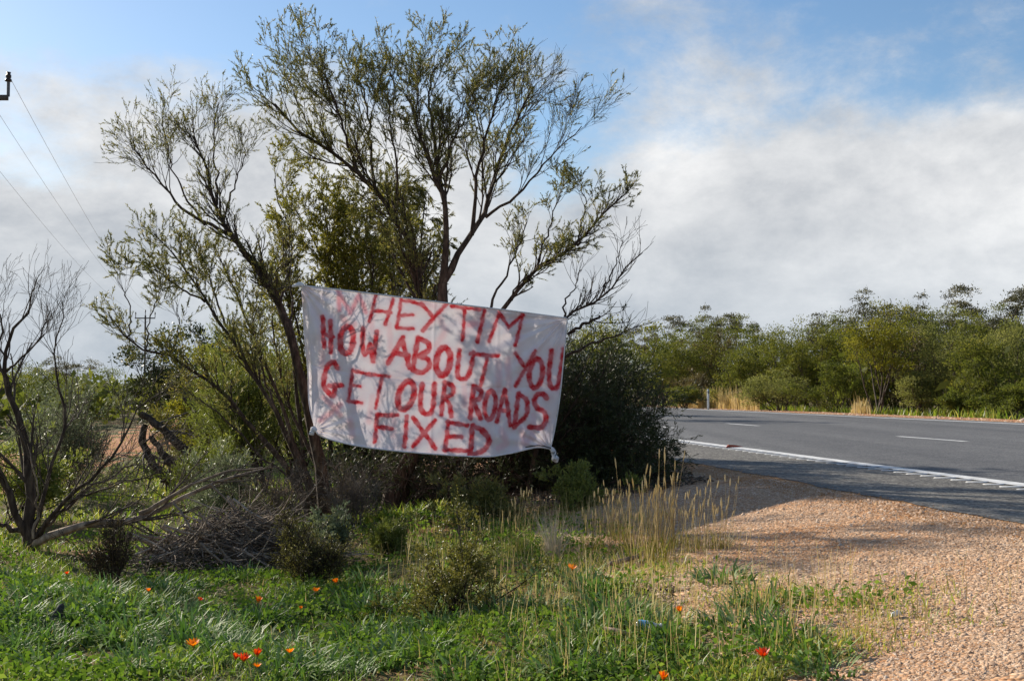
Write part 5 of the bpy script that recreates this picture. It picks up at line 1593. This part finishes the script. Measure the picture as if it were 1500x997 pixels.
# bleached dead tuft
p = on_ground(812, 818)
r = empty('dead_tuft', p); tag(r, 'bleached white dead grass tuft right of the olive bush', 'grass tuft')
V, F, T = tuft_mesh('stalks', g, 170, 0.30, 0.0035, 0.30, 0.10, 0.05, None, 0.4)
obj('stalks', mesh('stalks', V, F, M['straw_pale'], T), r, kind='stuff')

# strap-leaved plants
GZ = 'strap leaved clumps in the roadside grass'
gz_protos = []
for k in range(5):
    V, F, T = tuft_mesh('leaves', g, 125, 0.138, 0.0150, 0.75, 0.42, 0.18, None, 0.3)
    gz_protos.append(mesh('leaves', V, F, M['gazania'], T))
spots = [(35, 900), (90, 940), (150, 905), (60, 985), (200, 950), (255, 905), (300, 975), (330, 920), (380, 905), (420, 945), (470, 895), (520, 880), (560, 905), (500, 940), (545, 975), (610, 960),
         (590, 870), (400, 990), (240, 985), (680, 965), (740, 905), (770, 880), (800, 850), (850, 845), (880, 865), (820, 905), (850, 945), (900, 975), (980, 945), (1000, 960), (1060, 850), (1120, 885), (1075, 975), (840, 985),
         (130, 870), (60, 860), (20, 845), (290, 860), (350, 850), (230, 870), (540, 850), (660, 925), (1010, 985), (720, 985), (450, 985), (770, 945), (710, 880), (310, 895), (180, 990), (5, 955), (440, 870), (620, 905), (900, 900), (940, 905)]
spots += [(1180, 960), (1215, 985), (1090, 915), (1150, 930)]
spots += [(random.uniform(0, 720), random.uniform(865, 995)) for _ in range(60)] + [(random.uniform(720, 1000), random.uniform(850, 995)) for _ in range(10)]
for i, (px, py) in enumerate(spots):
    p = on_ground(px, py)
    r = obj('strap_leaf_plant', gz_protos[i % 5], None, p)
    r.rotation_euler = (0, 0, i * 2.4); sc = random.uniform(0.55, 1.2); r.scale = (sc, sc, sc * random.uniform(0.85, 1.15))
    tag(r, 'low clump of dark green strap leaves with silvery undersides in the grass', 'plant', GZ)

# flowers
def flower_meshes(seed, mat, open_=0.75):
    g = np.random.default_rng(seed)
    parts = []
    n = 15
    for k in range(n):
        a = k * 2 * np.pi / n + g.normal(0, 0.06)
        c, s_ = math.cos(a), math.sin(a)
        L_ = 0.036 * g.uniform(0.9, 1.1)
        rows = []
        ang = open_ + g.normal(0, 0.1)
        pr, pz = 0.006, 0.0
        for f, w in ((0, 0.004), (0.4, 0.0095), (0.75, 0.0095), (1.0, 0.0015)):
            rr = pr + L_ * f * math.sin(ang); zz = pz + L_ * f * math.cos(ang)
            rows.append(((rr * c - w / 2 * s_, rr * s_ + w / 2 * c, zz), (rr * c + w / 2 * s_, rr * s_ - w / 2 * c, zz)))
        V = np.array([v for r_ in rows for v in r_])
        F = np.array([(0, 1, 3, 2), (2, 3, 5, 4), (4, 5, 7, 6)])
        parts.append((V, F, np.full(8, np.clip(g.normal(0.5, 0.2), 0, 1))))
    V, F, T = join(parts)
    pet = mesh('petals', V, F, mat, T)
    P = np.array([[(0, 0, -0.006), (0, 0, 0.002), (0, 0, 0.008), (0, 0, 0.011)]])
    Vd, Fd = tubes(P, np.array([[0.006, 0.009, 0.008, 0.001]]), 8)
    disc = mesh('flower_centre', Vd, Fd, M['flower_disc'], smooth=True)
    P = np.array([[(0.03, 0.01, -0.16), (0.02, 0.008, -0.1), (0.006, 0.003, -0.04), (0, 0, -0.004)]])
    Vs, Fs = tubes(P, np.array([[0.0018, 0.0018, 0.0020, 0.004]]), 5)
    stem_ = mesh('stem', Vs, Fs, M['flower_stem'], smooth=True)
    return pet, disc, stem_


fo = [flower_meshes(1, M['petal'], 0.8), flower_meshes(2, M['petal'], 0.45)]
fr = [flower_meshes(3, M['petal_red'], 0.7), flower_meshes(4, M['petal_red'], 0.5)]
GFL = 'gazania flowers in the grass'
FL = [(283, 955, 1.2, 0, 'orange flower in the lower left grass, left of the pair of red flowers'), (345, 972, 0.8, 1, 'small red flower left of the larger red ones'), (357, 974, 1.1, 1, 'larger red flower, left one of the pair low in the grass'),
      (377, 968, 1.0, 1, 'red flower, right one of the pair low in the grass'), (425, 966, 0.8, 0, 'pale orange flower right of the pair of red flowers'), (378, 883, 1.1, 0, 'orange flower below the stick pile, left of the two by the brown bush'), (463, 869, 1.0, 0, 'left one of two orange flowers under the wispy brown bush'),
      (492, 859, 1.0, 0, 'right one of two orange flowers under the wispy brown bush'), (293, 884, 0.7, 1, 'small red orange flower below the stick pile\'s left end'), (217, 872, 0.7, 0, 'small pale orange flower below the dark brown bush'), (838, 838, 1.1, 0, 'orange flower just right of the bleached dead tuft'),
      (996, 898, 0.9, 0, 'orange flower among the dry grass above the blue bottle'), (1118, 963, 1.1, 1, 'red orange flower at the gravel edge, farthest right of all'), (972, 994, 1.0, 0, 'orange flower cut by the bottom edge of the photo'), (98, 850, 0.7, 1, 'dull red flower below the bare tree at left'), (440, 893, 0.6, 0, 'faded small orange flower below the two by the brown bush'), (377, 982, 0.7, 0, 'small orange flower under the red pair')]
for i, (px, py, sc, red, lab) in enumerate(FL):
    p = on_ground(px, py + 6)
    Yf = p[1] - 0.25
    q = at(px, py, Yf)
    gzf = float(gz(q[0], q[1]))
    q[2] = max(q[2], gzf + 0.10)
    r = empty('gazania_flower', q, i * 1.1)
    r.rotation_euler = (random.uniform(-.3, .3), random.uniform(-.3, .3), i * 1.1)
    r.scale = (sc, sc, sc)
    tag(r, lab, 'flower', GFL)
    src = (fr if red else fo)[i % 2]
    for me_, nm in zip(src, ('petals', 'flower_centre', 'stem')):
        obj(nm, me_, r)

# litter: a crushed bottle, a stick of timber, a white scrap, a few stones
def bottle():
    p = on_ground(943, 934)
    r = empty('plastic_bottle', p + np.array((0, 0, 0.075)), -0.35)
    r.scale = (1.15, 0.8, 0.75)
    tag(r, 'crushed clear plastic bottle with a blue label lying in the grass', 'bottle')
    n = 12
    xs = np.linspace(-0.035, 0.075, n)
    prof = np.interp(xs, [-0.035, -0.03, 0.01, 0.03, 0.055, 0.06, 0.075], [0.012, 0.026, 0.028, 0.026, 0.012, 0.011, 0.011])
    P = np.stack((xs, 0.004 * np.sin(xs * 60), np.zeros(n)), -1)
    V, F = tubes(P[None], prof[None], 12, 0.07, rng)
    m, nt = new_mat('clear_plastic'); p_ = nt.nodes.new('ShaderNodeBsdfPrincipled'); p_.inputs['Base Color'].default_value = (0.72, 0.78, 0.8, 1); p_.inputs['Roughness'].default_value = 0.15; p_.inputs['Transmission Weight'].default_value = 0.5
    o_ = nt.nodes.new('ShaderNodeOutputMaterial'); nt.links.new(p_.outputs[0], o_.inputs[0])
    obj('body', mesh('body', V, F, m, smooth=True), r)
    xs = np.linspace(-0.022, 0.012, 6)
    V, F = tubes(np.stack((xs, 0.004 * np.sin(xs * 60), np.zeros(6)), -1)[None], np.full((1, 6), 0.0302), 12, 0.03, rng)
    obj('label_band', mesh('label_band', V, F, noise_mat('blue_label', [(0.35, (0.05, 0.25, 0.5)), (0.6, (0.25, 0.55, 0.75))], 40, 0.4), smooth=True), r)
    V, F = tubes(np.array([[(0.074, 0.004, 0), (0.078, 0.004, 0), (0.088, 0.004, 0), (0.09, 0.004, 0)]]), np.array([[0.002, 0.0135, 0.0135, 0.002]]), 10)
    obj('cap', mesh('cap', V, F, M['white_plastic'], smooth=True), r)


bottle()
p = on_ground(906, 940) + np.array((0, 0, 0.05))
V, F = tubes(np.array([[(-0.07, 0.05, 0.015), (-0.068, 0.048, 0.015), (0.0, 0.0, 0.01), (0.05, -0.035, 0.0), (0.053, -0.037, 0.0)]]), np.array([[0.001, 0.011, 0.014, 0.013, 0.001]]), 6, 0.1, rng)
tag(obj('wood_scrap', mesh('wood_scrap', V, F, M['dead'], smooth=True), None, p), 'short pale broken stick lying left of the blue labelled bottle', 'stick')
p = on_ground(1314, 906) + np.array((0, 0, 0.01))
V, F = tubes(np.array([[(-0.03, 0, 0.0), (-0.02, 0.005, 0.012), (0.01, 0.01, 0.022), (0.03, 0.02, 0.004)]]), np.array([[0.002, 0.012, 0.011, 0.002]]), 6, 0.3, rng)
tag(obj('paper_scrap', mesh('paper_scrap', V, F, M['white_plastic'], smooth=True), None, p), 'small crumpled white scrap on the gravel right of the grass edge', 'litter')
p = on_ground(915, 832) + np.array((0, 0, 0.03))
V, F = tubes(np.array([[(-0.12, -0.02, 0.0), (-0.1, -0.02, 0.005), (0.0, 0.0, 0.03), (0.1, 0.03, 0.05), (0.105, 0.03, 0.05)]]), np.array([[0.002, 0.016, 0.019, 0.014, 0.001]]), 6, 0.12, rng)
tag(obj('wood_scrap', mesh('wood_scrap', V, F, M['dead'], smooth=True), None, p), 'grey stick lying under the tall dry grass tufts', 'stick')
p = on_ground(92, 912) + np.array((0, 0, 0.06))
V, F = tubes(np.array([[(-0.04, 0, -0.05), (-0.03, 0, 0.0), (-0.01, 0.0, 0.05), (0.0, 0.0, 0.065)]]), np.array([[0.035, 0.032, 0.018, 0.003]]), 7, 0.15, rng)
tag(obj('dark_stone', mesh('dark_stone', V, F, noise_mat('dark_stone', [(0.3, (0.03, 0.03, 0.032)), (0.7, (0.08, 0.08, 0.085))], 30, 0.9, bump=0.4)), None, p), 'dark pointed stone showing through the grass at lower left', 'stone')

# ------------------------------------------------------------------ guide post, power poles and wires
def boxm(name, lo, hi, mat, bev=0.0):
    (x0, y0, z0), (x1, y1, z1) = lo, hi
    V = [(x0, y0, z0), (x1, y0, z0), (x1, y1, z0), (x0, y1, z0), (x0, y0, z1), (x1, y0, z1), (x1, y1, z1), (x0, y1, z1)]
    F = [(0, 3, 2, 1), (4, 5, 6, 7), (0, 1, 5, 4), (1, 2, 6, 5), (2, 3, 7, 6), (3, 0, 4, 7)]
    return mesh(name, V, F, mat)


p = stand(1037, 61)
r = empty('guide_post', p, -0.1); tag(r, 'slim white roadside guide post in the golden grass across the road', 'guide post')
obj('post', boxm('post', (-0.055, -0.02, -0.2), (0.055, 0.02, 1.05), M['white_plastic']), r)
obj('reflector', boxm('reflector', (-0.03, -0.026, 0.82), (0.03, -0.0205, 0.95), M['grey_plastic']), r)
obj('post_cap', boxm('post_cap', (-0.059, -0.024, 1.05), (0.059, 0.024, 1.07), M['grey_plastic']), r)


def insulator(root, x, z, s=1.0):
    P = np.array([[(x, 0, z), (x, 0, z + 0.42 * s)]]); P = np.stack([catmull(P[0], 4)])
    V, F = tubes(P, np.full((1, 4), 0.045), 8)
    pin = obj('insulator_pin', mesh('insulator_pin', V, F, M['steel'], smooth=True), root)
    zz = z + 0.42 * s
    P = np.array([[(x, 0, zz), (x, 0, zz + 0.01), (x, 0, zz + 0.07), (x, 0, zz + 0.09), (x, 0, zz + 0.12), (x, 0, zz + 0.19), (x, 0, zz + 0.21), (x, 0, zz + 0.27), (x, 0, zz + 0.28)]])
    V, F = tubes(P, np.array([[0.03, 0.1, 0.085, 0.05, 0.075, 0.075, 0.05, 0.065, 0.01]]), 10)
    obj('insulator', mesh('insulator', V, F, M['insulator'], smooth=True), root)
    return zz + 0.26


def power_pole(px, Y, armz, label, arm=(-1.25, 1.25), xs=(-1.2, 0.0, 1.2)):
    p = stand(px, Y); p[2] -= 0.5
    r = empty('power_pole', p, 0); tag(r, label, 'power pole', 'power poles along the dirt track')
    H = armz - p[2]
    P = np.stack([catmull(np.array([(0, 0, 0), (0.01, 0, H * 0.5), (0, 0, H + 0.35)]), 6)])
    V, F = tubes(P, np.linspace(0.15, 0.10, 6)[None], 10)
    obj('pole', mesh('pole', V, F, M['pole_wood'], smooth=True), r)
    obj('crossarm', boxm('crossarm', (arm[0], -0.19, H - 0.07), (arm[1], -0.09, H + 0.07), M['pole_wood']), r)
    tops = []
    for x in xs:
        zt = insulator(r, x, H + 0.07 if x else H + 0.36)
        tops.append(np.array((p[0] + x, p[1] - (0.14 if x else 0), p[2] + zt)))
    for s_ in (-1, 1):
        P = np.stack([catmull(np.array([(s_ * 0.7, -0.14, H - 0.07), (0, -0.15, H - 0.65)]), 4)])
        V, F = tubes(P, np.full((1, 4), 0.018), 6)
        obj('brace', mesh('brace', V, F, M['steel'], smooth=True), r)
    return tops


armz = at(0, 145, 34)[2]
near_x = (5 - 750) / FPX * 34 - 1.2
npx = near_x / 34 * FPX + 750
ta = power_pole(npx, 34, armz, 'power pole just off the left edge with one crossarm end showing')
tb = power_pole(212, 150, at(212, 466, 150)[2], 'distant power pole rising behind the leafy branch at left', xs=(-1.2, 0.0, 1.2))
for i, (a, b) in enumerate(zip(ta, tb)):
    n = 40; t = np.linspace(0, 1, n)[:, None]
    q = a * (1 - t) + b * t
    q[:, 2] -= 1.1 * (4 * t[:, 0] * (1 - t[:, 0]))
    V, F = tubes(q[None], np.full((1, n), 0.0065), 5)
    tag(obj('power_line', mesh('power_line', V, F, M['wire'], smooth=True)), ['lowest of the three thin overhead wires in the left sky', 'middle one of the three thin overhead wires in the left sky', 'uppermost of the three thin overhead wires, fixed to the visible insulator'][i], 'power line', 'overhead wires')

print('faces', sum(len(o.data.polygons) for o in S.objects if o.type == 'MESH'))
